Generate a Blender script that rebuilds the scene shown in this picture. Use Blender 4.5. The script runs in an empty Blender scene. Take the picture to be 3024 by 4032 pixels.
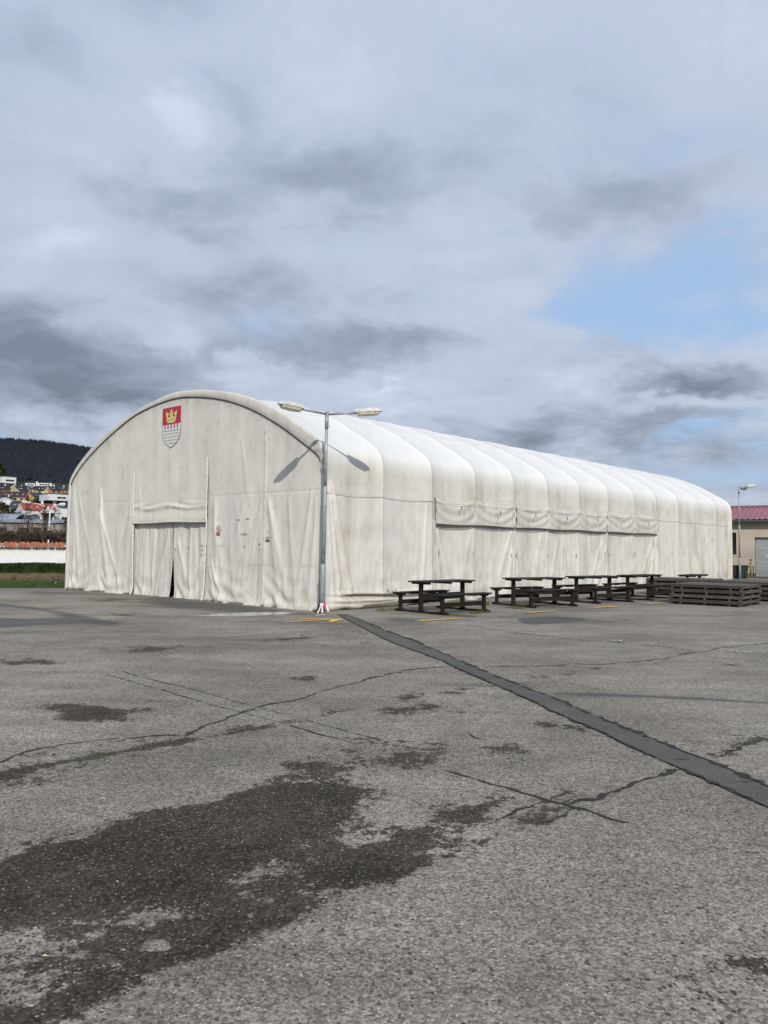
import bpy, math
import numpy as np
from mathutils import Vector, Matrix
rad=math.radians
RNG=np.random.default_rng(11)
S=bpy.context.scene
COL=S.collection
# ---------------------------------------------------------------- camera
_p=math.atan(77/1673.); _r=0.0092
_R0=Vector((1,0,0)); _F=Vector((0,math.cos(_p),math.sin(_p))); _U0=Vector((0,-math.sin(_p),math.cos(_p)))
_R=math.cos(_r)*_R0+math.sin(_r)*_U0; _U=math.cos(_r)*_U0-math.sin(_r)*_R0
cd=bpy.data.cameras.new('camera'); cam=bpy.data.objects.new('camera',cd); COL.objects.link(cam)
cam.matrix_world=Matrix(((_R.x,_U.x,-_F.x,0),(_R.y,_U.y,-_F.y,0),(_R.z,_U.z,-_F.z,1.6),(0,0,0,1)))
cd.sensor_fit='VERTICAL'; cd.sensor_height=36; cd.lens=36*3050/4032; cd.clip_start=.1; cd.clip_end=6000
S.camera=cam
# ---------------------------------------------------------------- sun, exposure
SUN_DIR=Vector((-0.14,0.855,-0.50)).normalized()
sl=bpy.data.lights.new('sun','SUN'); sl.energy=3.25; sl.angle=rad(.6); sl.color=(1,.945,.86)
so=bpy.data.objects.new('sun',sl); COL.objects.link(so); so.rotation_euler=SUN_DIR.to_track_quat('-Z','Y').to_euler(); so.location=(0,-20,30)
S.view_settings.view_transform='Standard'; S.view_settings.look='None'; S.view_settings.exposure=0; S.view_settings.gamma=1
S.view_settings.use_curve_mapping=False
S.cycles.max_bounces=6; S.cycles.diffuse_bounces=3

# ---------------------------------------------------------------- node helper
class NT:
    def __init__(s,tree):
        s.t=tree; s.t.nodes.clear()
    def n(s,typ,**k):
        nd=s.t.nodes.new(typ)
        for a,b in k.items(): setattr(nd,a,b)
        return nd
    def set(s,sock,v):
        if v is None: return
        if isinstance(v,bpy.types.NodeSocket): s.t.links.new(v,sock)
        else:
            if isinstance(v,tuple) and len(v)==3 and sock.type=='RGBA': v=v+(1,)
            sock.default_value=v
    def m(s,op,a,b=None,c=None,clamp=False):
        nd=s.n('ShaderNodeMath',operation=op,use_clamp=clamp)
        s.set(nd.inputs[0],a); s.set(nd.inputs[1],b); s.set(nd.inputs[2],c)
        return nd.outputs[0]
    def v(s,op,a,b=None,sc=None):
        nd=s.n('ShaderNodeVectorMath',operation=op)
        s.set(nd.inputs[0],a); s.set(nd.inputs[1],b)
        if sc is not None: s.set(nd.inputs['Scale'],sc)
        return nd.outputs['Value'] if op in('LENGTH','DISTANCE','DOT_PRODUCT') else nd.outputs[0]
    def noise(s,vec,scale,detail=4,rough=.55,dist=0,out=0,dim='3D'):
        nd=s.n('ShaderNodeTexNoise',noise_dimensions=dim)
        s.set(nd.inputs['Vector'],vec); s.set(nd.inputs['Scale'],scale); s.set(nd.inputs['Detail'],detail)
        s.set(nd.inputs['Roughness'],rough); s.set(nd.inputs['Distortion'],dist)
        return nd.outputs[out]
    def vor(s,vec,scale,feature='F1',out='Distance',rnd=1):
        nd=s.n('ShaderNodeTexVoronoi',feature=feature)
        s.set(nd.inputs['Vector'],vec); s.set(nd.inputs['Scale'],scale); s.set(nd.inputs['Randomness'],rnd)
        return nd.outputs[out]
    def map(s,x,a,b,c=0.,d=1.,smooth=True):
        nd=s.n('ShaderNodeMapRange',interpolation_type='SMOOTHSTEP' if smooth else 'LINEAR')
        for i,v in enumerate((x,a,b,c,d)): s.set(nd.inputs[i],v)
        return nd.outputs[0]
    def mix(s,f,a,b,mode='MIX'):
        nd=s.n('ShaderNodeMix',data_type='RGBA',blend_type=mode)
        s.set(nd.inputs[0],f); s.set(nd.inputs[6],a); s.set(nd.inputs[7],b)
        return nd.outputs[2]
    def scale(s,vec,x,y,z):
        nd=s.n('ShaderNodeMapping'); s.set(nd.inputs[0],vec); nd.inputs['Scale'].default_value=(x,y,z)
        return nd.outputs[0]
    def attr(s,name): return s.n('ShaderNodeAttribute',attribute_name=name).outputs['Fac']
    def obj(s): return s.n('ShaderNodeTexCoord').outputs['Object']
    def pos(s): return s.n('ShaderNodeNewGeometry').outputs['Position']
    def rnd(s): return s.n('ShaderNodeObjectInfo').outputs['Random']
    def sep(s,v):
        nd=s.n('ShaderNodeSeparateXYZ'); s.set(nd.inputs[0],v); return nd.outputs
    def com(s,x,y,z):
        nd=s.n('ShaderNodeCombineXYZ'); s.set(nd.inputs[0],x); s.set(nd.inputs[1],y); s.set(nd.inputs[2],z); return nd.outputs[0]
    def bump(s,h,strength,dist,normal=None):
        nd=s.n('ShaderNodeBump'); s.set(nd.inputs['Height'],h); s.set(nd.inputs['Strength'],strength); s.set(nd.inputs['Distance'],dist); s.set(nd.inputs['Normal'],normal)
        return nd.outputs[0]
    def out(s,color,rough=.6,normal=None,metal=0.,spec=.5,trans=0.,**k):
        b=s.n('ShaderNodeBsdfPrincipled'); o=s.n('ShaderNodeOutputMaterial')
        s.set(b.inputs['Base Color'],color); s.set(b.inputs['Roughness'],rough); s.set(b.inputs['Normal'],normal)
        s.set(b.inputs['Metallic'],metal); s.set(b.inputs['Specular IOR Level'],spec); s.set(b.inputs['Transmission Weight'],trans)
        s.t.links.new(b.outputs[0],o.inputs[0]); return b
def new_mat(name):
    m=bpy.data.materials.new(name); m.use_nodes=True; return m,NT(m.node_tree)
def simple(name,col,rough=.6,var=.12,scale=6.,metal=0.,bump=0.,spec=.4,zst=1.,objvar=0.):
    m,t=new_mat(name); p=t.obj(); p=t.scale(p,1,1,zst)
    f=t.noise(p,scale,5,.6); c=tuple(col)
    k=t.map(f,.3,.7,1-var,1+var,False)
    if objvar: k=t.m('MULTIPLY',k,t.map(t.rnd(),0,1,1-objvar,1+objvar,False))
    cc=t.v('SCALE',c,sc=k)
    nrm=t.bump(t.noise(p,scale*6,4),.5,bump) if bump else None
    t.out(cc,rough,nrm,metal,spec); return m

# ---------------------------------------------------------------- sky
w=bpy.data.worlds.new('World'); S.world=w; w.use_nodes=True
t=NT(w.node_tree)
sky=t.n('ShaderNodeTexSky',sky_type='NISHITA'); sky.sun_disc=False
sky.sun_elevation=rad(30); sky.sun_rotation=rad(171); sky.altitude=300; sky.air_density=1.; sky.dust_density=1.; sky.ozone_density=1.5
D=t.n('ShaderNodeTexCoord').outputs['Generated']
D=t.v('NORMALIZE',D)
x,y,z=t.sep(D)
zc=t.m('MAXIMUM',z,0.0)
den=t.m('ADD',zc,.16)
P=t.com(t.m('DIVIDE',x,den),t.m('DIVIDE',y,den),t.m('MULTIPLY',zc,.6))
P=t.v('ADD',P,(3.1,1.7,0.4))
warp=t.v('SUBTRACT',t.noise(P,1.3,3,.5,out=1),(.5,.5,.5))
P2=t.v('ADD',P,t.v('SCALE',warp,sc=.7))
big=t.noise(P2,.55,7,.52)
med=t.noise(P2,1.7,8,.55)
fine=t.noise(P2,5.5,6,.6)
def blob(az,el,wa,we,s0=0.):
    """soft region of the sky centred on azimuth/elevation (degrees from +Y), radii wa x we degrees"""
    a=rad(az); e=rad(el); c=Vector((math.sin(a)*math.cos(e),math.cos(a)*math.cos(e),math.sin(e)))
    ri=Vector((math.cos(a),-math.sin(a),0)); up=ri.cross(c)
    up.normalize()
    dx=t.v('DOT_PRODUCT',Dw,tuple(ri)); dy=t.v('SUBTRACT',Dw,tuple(c)); dy=t.v('DOT_PRODUCT',dy,tuple(up))
    q=t.com(t.m('DIVIDE',dx,rad(wa)),t.m('DIVIDE',dy,rad(we)),0.)
    r=t.v('LENGTH',q)
    return t.map(r,1.15,s0,0.,1.)
warp2=t.v('SUBTRACT',t.noise(t.scale(D,1,1,1.8),5.,5,.6,out=1),(.5,.5,.5))
Dw=t.v('ADD',D,t.v('SCALE',warp2,sc=.20))
def add(a,b,k): return t.m('MULTIPLY_ADD',b,k,a)
# cover: 0 = open blue, 1 = cloud ; tone: 0 = dark base, 1 = bright
BLUE=[(20.5,18,11,6,1.3),(24,28,6,8,.35),(8,36,12,4,.3),(12.5,16,5,2,.5),(25,14,5,3,.4),(17,29,9,4,.16),(-25,35,6,3,.2)]
SKYLIT=[(-14.4,29.2,3.5,1.8,.34),(-24.7,21,4,3,.30),(-19,27,8,2.5,.16),(7.5,22.6,11,2.4,.16),(-16.6,14.6,3,1.6,.30),(-11,12.8,4,1.2,.36),(15,11.2,5,1.4,.34),(22,9.3,6,.9,.26),(-4.4,30.5,8,3,.12),(0,11.3,6,1.2,.26),(24,33,8,4,.12),(10,17.5,6,2,.14)]
DARK=[(-3.7,26.4,11,3.4,.36),(-11,30,4,2.4,.22),(-24,12.7,12,4.4,.50),(-20,9.3,12,2.4,.34),(-1,14.3,11,2.5,.34),(-16,24,8,2.3,.24),(-8,18.7,13,2.4,.18),(17,24.7,9,2.3,.20),(17.5,16.7,2.6,.7,.34),(22,10.7,7,1.6,.34),(14,7.6,16,2.1,.28),(-25,31.5,5,3.5,.24),(-16,34.5,8,2.4,.20),(4,20,7,1.4,.12),(8,32,7,2.5,.10)]
cover=t.map(big,.30,.52)
for a,e,wa,we,k in BLUE: cover=add(cover,blob(a,e,wa,we,.1),-k)
cover=add(cover,t.map(med,.35,.65,-.5,.5,False),.75)
cover=add(cover,.42,1.)
for a,e,wa,we,k in DARK[:6]+DARK[6:8]: cover=add(cover,blob(a,e,wa,we),.8)
cover=t.map(cover,.1,1.05,0.,.97)
tone=t.map(med,.32,.70,.40,.74,False)
tone=add(tone,t.map(fine,.3,.7,-.5,.5,False),.20)
tone=add(tone,t.map(big,.35,.65,-.5,.5,False),.12)
for a,e,wa,we,k in SKYLIT: tone=add(tone,blob(a,e,wa,we),k)
for a,e,wa,we,k in DARK: tone=add(tone,blob(a,e,wa,we),-k*1.22)
tone=add(tone,t.map(z,.0,.6,-.06,.14,False),1.)
ramp=t.n('ShaderNodeValToRGB'); t.set(ramp.inputs[0],tone)
els=ramp.color_ramp.elements
els[0].position=0; els[0].color=(.165,.188,.235,1); els[1].position=1; els[1].color=(.66,.73,.85,1)
e=els.new(.30); e.color=(.315,.362,.44,1)
e=els.new(.55); e.color=(.47,.53,.635,1)
e=els.new(.8); e.color=(.54,.60,.71,1)
bg1=t.n('ShaderNodeBackground'); bg1.inputs[1].default_value=.088
skyc=t.mix(.75,sky.outputs[0],(4.9,7.0,10.4))
t.t.links.new(skyc,bg1.inputs[0])
bg2=t.n('ShaderNodeBackground'); t.t.links.new(t.mix(t.map(z,.08,.55,.04,.36),ramp.outputs[0],(.42,.52,.73)),bg2.inputs[0]); bg2.inputs[1].default_value=1.08
ms=t.n('ShaderNodeMixShader'); t.t.links.new(cover,ms.inputs[0]); t.t.links.new(bg1.outputs[0],ms.inputs[1]); t.t.links.new(bg2.outputs[0],ms.inputs[2])
wo=t.n('ShaderNodeOutputWorld'); t.t.links.new(ms.outputs[0],wo.inputs[0])
w.cycles.sampling_method='MANUAL'; w.cycles.sample_map_resolution=512

# ---------------------------------------------------------------- mesh helpers
class MB:
    def __init__(s): s.v=[]; s.f=[]
    def add(s,vs,fs):
        b=len(s.v); s.v+=[tuple(map(float,p)) for p in vs]; s.f+=[tuple(b+i for i in q) for q in fs]; return s
    def box(s,x0,x1,y0,y1,z0,z1,M=None):
        vs=[(x,y,z) for z in(z0,z1) for y in(y0,y1) for x in(x0,x1)]
        if M is not None: vs=[M@Vector(p) for p in vs]
        return s.add(vs,[(0,2,3,1),(4,5,7,6),(0,1,5,4),(2,6,7,3),(0,4,6,2),(1,3,7,5)])
    def beam(s,a,b,wd,ht,up=(0,0,1)):
        a=Vector(a); b=Vector(b); d=(b-a).normalized(); u=Vector(up); r=d.cross(u).normalized(); u=r.cross(d)
        vs=[]
        for p in(a,b):
            for sx,sz in((-1,-1),(1,-1),(1,1),(-1,1)): vs.append(p+r*(sx*wd/2)+u*(sz*ht/2))
        return s.add(vs,[(0,1,2,3),(7,6,5,4),(0,4,5,1),(1,5,6,2),(2,6,7,3),(3,7,4,0)])
    def tube(s,pts,rs,n=10,caps=True):
        pts=[Vector(p) for p in pts]
        if not hasattr(rs,'__len__'): rs=[rs]*len(pts)
        b=len(s.v); prev=None
        for i,p in enumerate(pts):
            d=(pts[min(i+1,len(pts)-1)]-pts[max(i-1,0)]).normalized()
            a=Vector((0,0,1)) if abs(d.z)<.9 else Vector((1,0,0))
            u=d.cross(a).normalized(); vv=d.cross(u)
            if prev is not None:
                u=(prev-d*prev.dot(d)).normalized(); vv=d.cross(u)
            prev=u
            for k in range(n):
                an=2*math.pi*k/n; q=p+(u*math.cos(an)+vv*math.sin(an))*rs[i]; s.v.append(tuple(q))
        for i in range(len(pts)-1):
            for k in range(n):
                s.f.append((b+i*n+k,b+i*n+(k+1)%n,b+(i+1)*n+(k+1)%n,b+(i+1)*n+k))
        if caps:
            s.f.append(tuple(b+k for k in range(n))[::-1]); e=b+(len(pts)-1)*n; s.f.append(tuple(e+k for k in range(n)))
        return s
    def grid(s,A,flip=False):
        A=np.asarray(A); n,m=A.shape[:2]; b=len(s.v); s.v+=[tuple(q) for q in A.reshape(-1,3).tolist()]
        for i in range(n-1):
            for j in range(m-1):
                q=(b+i*m+j,b+i*m+j+1,b+(i+1)*m+j+1,b+(i+1)*m+j)
                s.f.append(q[::-1] if flip else q)
        return s
    def prism(s,poly,mapf,d):
        """poly 2d list, mapf(a,b,depth)->3d"""
        n=len(poly); vs=[mapf(a,b,0) for a,b in poly]+[mapf(a,b,d) for a,b in poly]
        fs=[tuple(range(n))[::-1],tuple(range(n,2*n))]+[(i,(i+1)%n,n+(i+1)%n,n+i) for i in range(n)]
        return s.add(vs,fs)
def build(name,mb,mat,parent=None,smooth=False,bevel=0,fix=False,tiny=False):
    me=bpy.data.meshes.new(name); me.from_pydata(mb.v,[],mb.f)
    if fix or bevel:
        import bmesh
        bm=bmesh.new(); bm.from_mesh(me); bmesh.ops.recalc_face_normals(bm,faces=bm.faces)
        if bevel: bmesh.ops.bevel(bm,geom=list(bm.edges),offset=bevel,segments=1,affect='EDGES',clamp_overlap=True)
        bm.to_mesh(me); bm.free()
    me.materials.append(mat)
    if smooth: me.polygons.foreach_set('use_smooth',[True]*len(me.polygons))
    o=bpy.data.objects.new(name,me); COL.objects.link(o)
    if parent is not None: o.parent=parent
    if tiny: o['kind']='stuff'
    me.update(); return o
def np_mesh(name,V,Fq,mat,parent=None,smooth=False,attrs=None):
    """fast numpy mesh; Fq (n,k) faces"""
    V=np.asarray(V,dtype=np.float32).reshape(-1,3); Fq=np.asarray(Fq,dtype=np.int32); n,k=Fq.shape
    me=bpy.data.meshes.new(name); me.vertices.add(len(V)); me.vertices.foreach_set('co',V.ravel())
    me.loops.add(n*k); me.loops.foreach_set('vertex_index',Fq.ravel())
    me.polygons.add(n); me.polygons.foreach_set('loop_start',np.arange(0,n*k,k,dtype=np.int32))
    me.update(calc_edges=True); me.materials.append(mat)
    if smooth: me.polygons.foreach_set('use_smooth',np.ones(n,dtype=bool))
    if attrs:
        for a,d in attrs.items():
            at=me.attributes.new(a,'FLOAT','POINT'); at.data.foreach_set('value',np.asarray(d,dtype=np.float32).ravel())
    o=bpy.data.objects.new(name,me); COL.objects.link(o)
    if parent is not None: o.parent=parent
    return o
def grid_faces(n,m,flip=False):
    i,j=np.meshgrid(np.arange(n-1),np.arange(m-1),indexing='ij'); a=(i*m+j).ravel()
    F=np.stack([a,a+1,a+m+1,a+m],1)
    return F[:,::-1] if flip else F
def empty(name,loc=(0,0,0),rz=0.,parent=None):
    o=bpy.data.objects.new(name,None); COL.objects.link(o); o.location=loc; o.rotation_euler=(0,0,rz)
    o.empty_display_size=.3
    if parent is not None: o.parent=parent
    return o
def tag(o,label,cat,group=None,kind=None):
    o['label']=label; o['category']=cat
    if group: o['group']=group
    if kind: o['kind']=kind
    return o
def structure(o): o['kind']='structure'; return o
def stuff(o,label=None,cat=None):
    o['kind']='stuff'
    if label: o['label']=label
    if cat: o['category']=cat
    return o
def copy_tree(o,parent=None):
    c=o.copy(); COL.objects.link(c)
    if parent is not None: c.parent=parent
    for ch in list(o.children): copy_tree(ch,c)
    return c
# numpy value noise
def _h(ix,iy,seed):
    n=(ix.astype(np.int64)*374761393+iy.astype(np.int64)*668265263+seed*974634777)&0xffffffff
    n=((n^(n>>13))*1274126177)&0xffffffff
    return ((n^(n>>16))&0xffff)/65535.
def vn(x,y,seed=0):
    xi=np.floor(x); yi=np.floor(y); fx=x-xi; fy=y-yi; fx=fx*fx*(3-2*fx); fy=fy*fy*(3-2*fy)
    a=_h(xi,yi,seed); b=_h(xi+1,yi,seed); c=_h(xi,yi+1,seed); d=_h(xi+1,yi+1,seed)
    return (a+(b-a)*fx)*(1-fy)+(c+(d-c)*fx)*fy
def fbm(x,y,o=4,seed=0):
    r=0; a=.5; tt=0
    for k in range(o): r=r+a*vn(x*2**k,y*2**k,seed+k*17); tt+=a; a*=.55
    return r/tt
def sstep(a,b,x): q=np.clip((x-a)/(b-a),0,1); return q*q*(3-2*q)
def sdf(px,py,poly):
    """signed distance, positive inside"""
    P=np.array(poly); n=len(P); d=np.full(px.shape,1e9); ins=np.zeros(px.shape,bool)
    for i in range(n):
        a=P[i]; b=P[(i+1)%n]; e=b-a; wx=px-a[0]; wy=py-a[1]
        tt=np.clip((wx*e[0]+wy*e[1])/(e@e+1e-12),0,1)
        d=np.minimum(d,(wx-e[0]*tt)**2+(wy-e[1]*tt)**2)
        if a[1]!=b[1]:
            c=((a[1]>py)!=(b[1]>py))&(px<(b[0]-a[0])*(py-a[1])/(b[1]-a[1])+a[0]); ins^=c
    d=np.sqrt(d); return np.where(ins,d,-d)
STAINS=[
 ([(-2.02,3.9),(-1.95,4.05),(-1.88,4.23),(-1.62,4.34),(-1.6,4.45),(-1.48,4.64),(-1.41,4.76),(-1.25,4.81),(-1.1,4.9),(-0.97,5.1),(-0.84,5.28),(-0.63,5.36),(-0.43,5.4),(-0.27,5.35),(-0.14,5.25),(-0.11,4.97),(-0.15,4.67),(-0.21,4.48),(-0.18,4.24),(-0.06,4.28),(0.02,4.35),(0.1,4.45),(0.29,4.59),(0.43,4.69),(0.45,4.46),(0.34,4.36),(0.52,4.33),(0.72,4.47),(0.85,4.6),(1.05,4.69),(1.03,4.62),(0.84,4.53),(0.71,4.4),(0.51,4.23),(0.48,4.15),(0.3,4.04),(0.15,3.89),(0.02,3.76),(-0.15,3.59),(-0.25,3.47),(-0.34,3.41),(-0.36,3.35),(-0.49,3.27),(-0.57,3.2),(-0.64,3.08),(-0.72,3.05),(-0.84,2.94),(-0.89,2.87),(-0.98,2.77),(-1.05,2.69),(-1.11,2.66),(-1.18,2.58),(-1.45,2.46),(-2.09,3.33)],0.09,1.0),
 ([(0.02,4.38),(0.1,4.49),(0.29,4.7),(0.49,4.85),(0.62,4.92),(0.61,4.69),(0.52,4.5),(0.33,4.32),(0.02,4.25)],0.1,0.85),
 ([(0.43,4.69),(0.5,4.79),(0.63,4.94),(0.82,5.08),(0.88,5.06),(0.71,4.9),(0.6,4.75)],0.08,0.85),
 ([(0.52,4.46),(0.73,4.66),(0.93,4.87),(1.16,5.09),(1.26,5.14),(1.19,4.81),(0.96,4.59),(0.74,4.4),(0.54,4.23)],0.12,0.5),
 ([(-1.97,4.08),(-2.04,4.23),(-1.93,4.4),(-1.61,4.46),(-1.47,4.6),(-1.57,4.31),(-1.76,4.02)],0.25,0.64),
 ([(-1.03,5.03),(-0.86,5.33),(-0.58,5.61),(-0.24,5.51),(-0.01,5.16),(-0.06,4.45),(-0.19,4.34),(-0.66,5.04)],0.3,0.7),
 ([(-0.45,6.12),(-0.27,6.49),(-0.09,6.13),(0.02,6.42),(0.26,6.28),(0.46,6.51),(0.65,6.3),(0.94,6.53),(1.22,6.39),(1.15,6.17),(0.78,6.16),(0.47,5.89),(0.19,5.75),(-0.15,5.63),(-0.37,5.74)],0.35,0.66),
 ([(-0.16,5.99),(0.02,6.13),(0.31,6.18),(0.45,6.08),(0.23,5.88),(0.02,5.81)],0.2,0.75),
 ([(-0.67,5.85),(-0.56,5.95),(-0.38,5.86),(-0.26,5.8),(-0.38,5.62),(-0.58,5.64)],0.3,0.8),
 ([(-0.28,5.56),(0.02,6.2),(0.27,6.14),(0.12,5.75),(-0.08,5.41)],0.5,0.52),
 ([(-3.22,7.48),(-3.26,7.81),(-3.09,7.9),(-2.78,7.83),(-2.46,7.62),(-2.29,7.82),(-2.07,7.86),(-2.18,7.58),(-2.38,7.37),(-2.44,7.17),(-2.64,7.14),(-2.89,7.2)],0.25,0.85),
 ([(-2.55,7.02),(-2.41,6.98),(-2.3,6.9),(-2.48,6.89)],0.15,0.6),
 ([(-4.07,12.1),(-3.69,12.27),(-3.39,12.49),(-3.08,12.17),(-3.14,11.84),(-3.49,11.61),(-3.84,11.64)],0.6,0.78),
 ([(-2.97,12.46),(-2.46,12.86),(-2.01,13.41),(-1.08,14.27),(-0.42,15.04),(-0.36,14.52),(-1.23,13.61),(-2.12,12.89),(-2.78,12.42)],0.6,0.68),
 ([(-5.41,10.78),(-5.03,10.91),(-4.62,10.94),(-4.5,10.45),(-4.78,10.39),(-5.18,10.33)],0.5,0.8),
 ([(-6.29,18.18),(-6.03,18.53),(-5.62,18.25),(-5.57,17.76),(-6.03,17.71)],0.6,0.8),
 ([(-8.73,22.66),(-8.1,23.16),(-7.38,22.84),(-7.76,22.2)],0.8,0.75),
 ([(-1.12,9.5),(-0.96,9.71),(-0.67,9.73),(-0.73,9.36),(-0.99,9.26)],0.3,0.72),
 ([(-0.03,7.52),(0.02,7.9),(0.3,7.97),(0.38,8.1),(0.6,7.93),(0.86,7.88),(0.78,7.61),(0.57,7.76),(0.38,7.59),(0.15,7.5)],0.2,0.72),
 ([(0.12,8.27),(0.32,8.6),(0.67,8.76),(0.92,8.98),(1.18,9.15),(1.34,9.31),(1.41,9.01),(1.13,8.92),(0.78,8.62),(0.47,8.41),(0.21,8.15)],0.2,0.72),
 ([(1.42,7.14),(1.56,7.26),(1.76,7.2),(1.83,6.98),(1.77,6.89),(1.63,7.01),(1.46,6.96)],0.15,0.68),
 ([(2.02,9.81),(2.38,10.23),(2.8,10.65),(3.08,10.77),(2.94,10.36),(2.63,10.25),(2.24,9.86)],0.2,0.66),
 ([(2.69,6.3),(2.95,6.53),(3.22,6.78),(3.51,6.96),(3.4,6.74),(3.1,6.53),(2.74,6.16),(2.57,6.05)],0.1,0.72),
 ([(1.34,3.12),(1.44,3.14),(1.56,3.12),(1.49,2.97),(1.42,3.0),(1.34,3.07)],0.1,0.62),
 ([(1.05,2.88),(1.25,3.03),(1.49,2.97),(1.44,2.88),(1.23,2.79)],0.3,0.42),
 ([(1.76,4.19),(1.9,4.33),(2.06,4.47),(2.22,4.58),(2.08,4.4),(1.85,4.16),(1.74,4.1)],0.3,0.4),
 ([(0.48,2.87),(0.7,2.93),(0.77,2.87),(0.93,2.86),(0.9,2.76),(0.66,2.76),(0.51,2.81)],0.3,0.36),
 ([(-2.74,5.38),(-2.77,5.51),(-2.58,5.66),(-2.4,5.79),(-2.29,5.89),(-2.17,6.04),(-1.98,6.17),(-1.87,6.39),(-1.7,6.47),(-1.5,6.59),(-1.3,6.77),(-1.09,6.95),(-0.94,7.04),(-0.93,6.95),(-1.2,6.79),(-1.45,6.56),(-1.63,6.34),(-1.84,6.17),(-2.03,5.99),(-2.19,5.85),(-2.34,5.72),(-2.47,5.5),(-2.51,5.36),(-2.67,5.25)],0.04,0.95),
 ([(-2.68,5.33),(-2.54,5.44),(-2.4,5.44),(-2.43,5.33),(-2.6,5.18)],0.15,0.7),
 ([(-1.88,6.31),(-1.82,6.5),(-1.57,6.71),(-1.35,6.81),(-1.14,7.04),(-0.78,7.33),(-0.52,7.63),(-0.12,7.95),(-0.03,8.01),(-0.34,7.66),(-0.75,7.24),(-1.28,6.67),(-1.75,6.25)],0.1,0.52),
]
PATCHES=[
 ([(-10.93,21.41),(-9.81,20.68),(-8.62,19.64),(-7.12,18.09),(-5.76,16.51),(-5.14,15.82),(-5.44,15.47),(-6.05,15.74),(-6.67,15.45),(-7.3,14.86),(-7.6,14.75),(-8.78,17.02),(-7.69,16.85),(-7.13,17.19),(-8.06,18.64),(-9.38,19.78),(-10.2,19.99)],0.2,0.75),
 ([(-7.29,24.36),(-6.88,24.2),(-5.92,23.25),(-5.03,22.37),(-3.86,21.43),(-2.72,20.11),(-1.72,18.94),(-1.37,18.08),(-2.51,18.59),(-3.6,18.47),(-4.72,19.72),(-5.74,20.21),(-6.72,21.6)],0.5,0.8),
 ([(-12.46,26.91),(-10.69,26.49),(-9.56,25.99),(-7.5,24.8),(-7.57,24.1),(-10.14,25.13),(-11.76,25.39)],0.6,0.7),
 ([(3.12,17.96),(3.88,18.52),(4.63,18.23),(4.61,17.54),(3.77,16.82),(3.15,16.46),(2.98,16.85)],0.08,1.0),
 ([(1.35,14.95),(2.02,15.26),(1.92,14.84),(1.51,14.73)],0.5,0.6),
 ([(6.59,20.44),(8.1,21.72),(8.37,21.59),(6.93,20.19)],0.5,0.5),
 ([(-0.08,17.64),(0.34,17.97),(1.04,17.19),(0.76,16.64),(0.02,16.67)],0.3,0.7),
 ([(-3.25,6.45),(-2.84,6.62),(-2.46,6.89),(-2.02,7.19),(-1.28,7.84),(-0.83,7.98),(0.02,8.32),(0.02,8.13),(-0.81,7.81),(-1.24,7.62),(-1.97,7.0),(-2.48,6.72),(-2.96,6.46),(-3.17,6.29)],0.3,0.3),
 ([(1.88,8.75),(2.35,8.74),(3.08,8.61),(3.65,8.46),(4.18,8.28),(4.13,8.18),(3.59,8.33),(3.02,8.47),(2.3,8.56),(1.85,8.61)],0.06,0.85),
]
LIGHTS=[
 ([(-0.75,3.9),(-0.65,4.08),(-0.47,4.2),(-0.29,4.05),(-0.34,3.83),(-0.55,3.83),(-0.7,3.72)],0.18,0.58),
 ([(-0.69,3.67),(-0.46,3.58),(-0.4,3.68),(-0.27,3.75),(-0.22,3.68),(-0.3,3.56),(-0.45,3.54)],0.12,0.62),
 ([(-0.61,3.42),(-0.55,3.48),(-0.52,3.46),(-0.56,3.36),(-0.6,3.35)],0.02,0.8),
 ([(-0.96,3.17),(-0.96,3.22),(-0.89,3.23),(-0.8,3.19),(-0.83,3.14),(-0.93,3.13)],0.03,0.8),
 ([(-0.8,3.23),(-0.75,3.28),(-0.75,3.25)],0.02,0.8),
 ([(-1.69,2.98),(-1.55,3.23),(-1.42,3.38),(-1.26,3.35),(-1.14,3.24),(-1.01,3.04),(-1.07,3.01),(-1.11,2.84),(-1.22,2.76),(-1.31,2.75),(-1.48,2.64)],0.2,0.62),
 ([(-1.12,3.37),(-1.06,3.48),(-0.87,3.44),(-0.92,3.36),(-1.05,3.31)],0.15,0.5),
 ([(0.09,4.12),(0.2,4.22),(0.37,4.29),(0.5,4.31),(0.42,4.16),(0.26,4.1),(0.11,4.06)],0.1,0.62),
 ([(0.15,4.49),(0.36,4.65),(0.47,4.73),(0.55,4.5),(0.36,4.46)],0.1,0.5),
]
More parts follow.
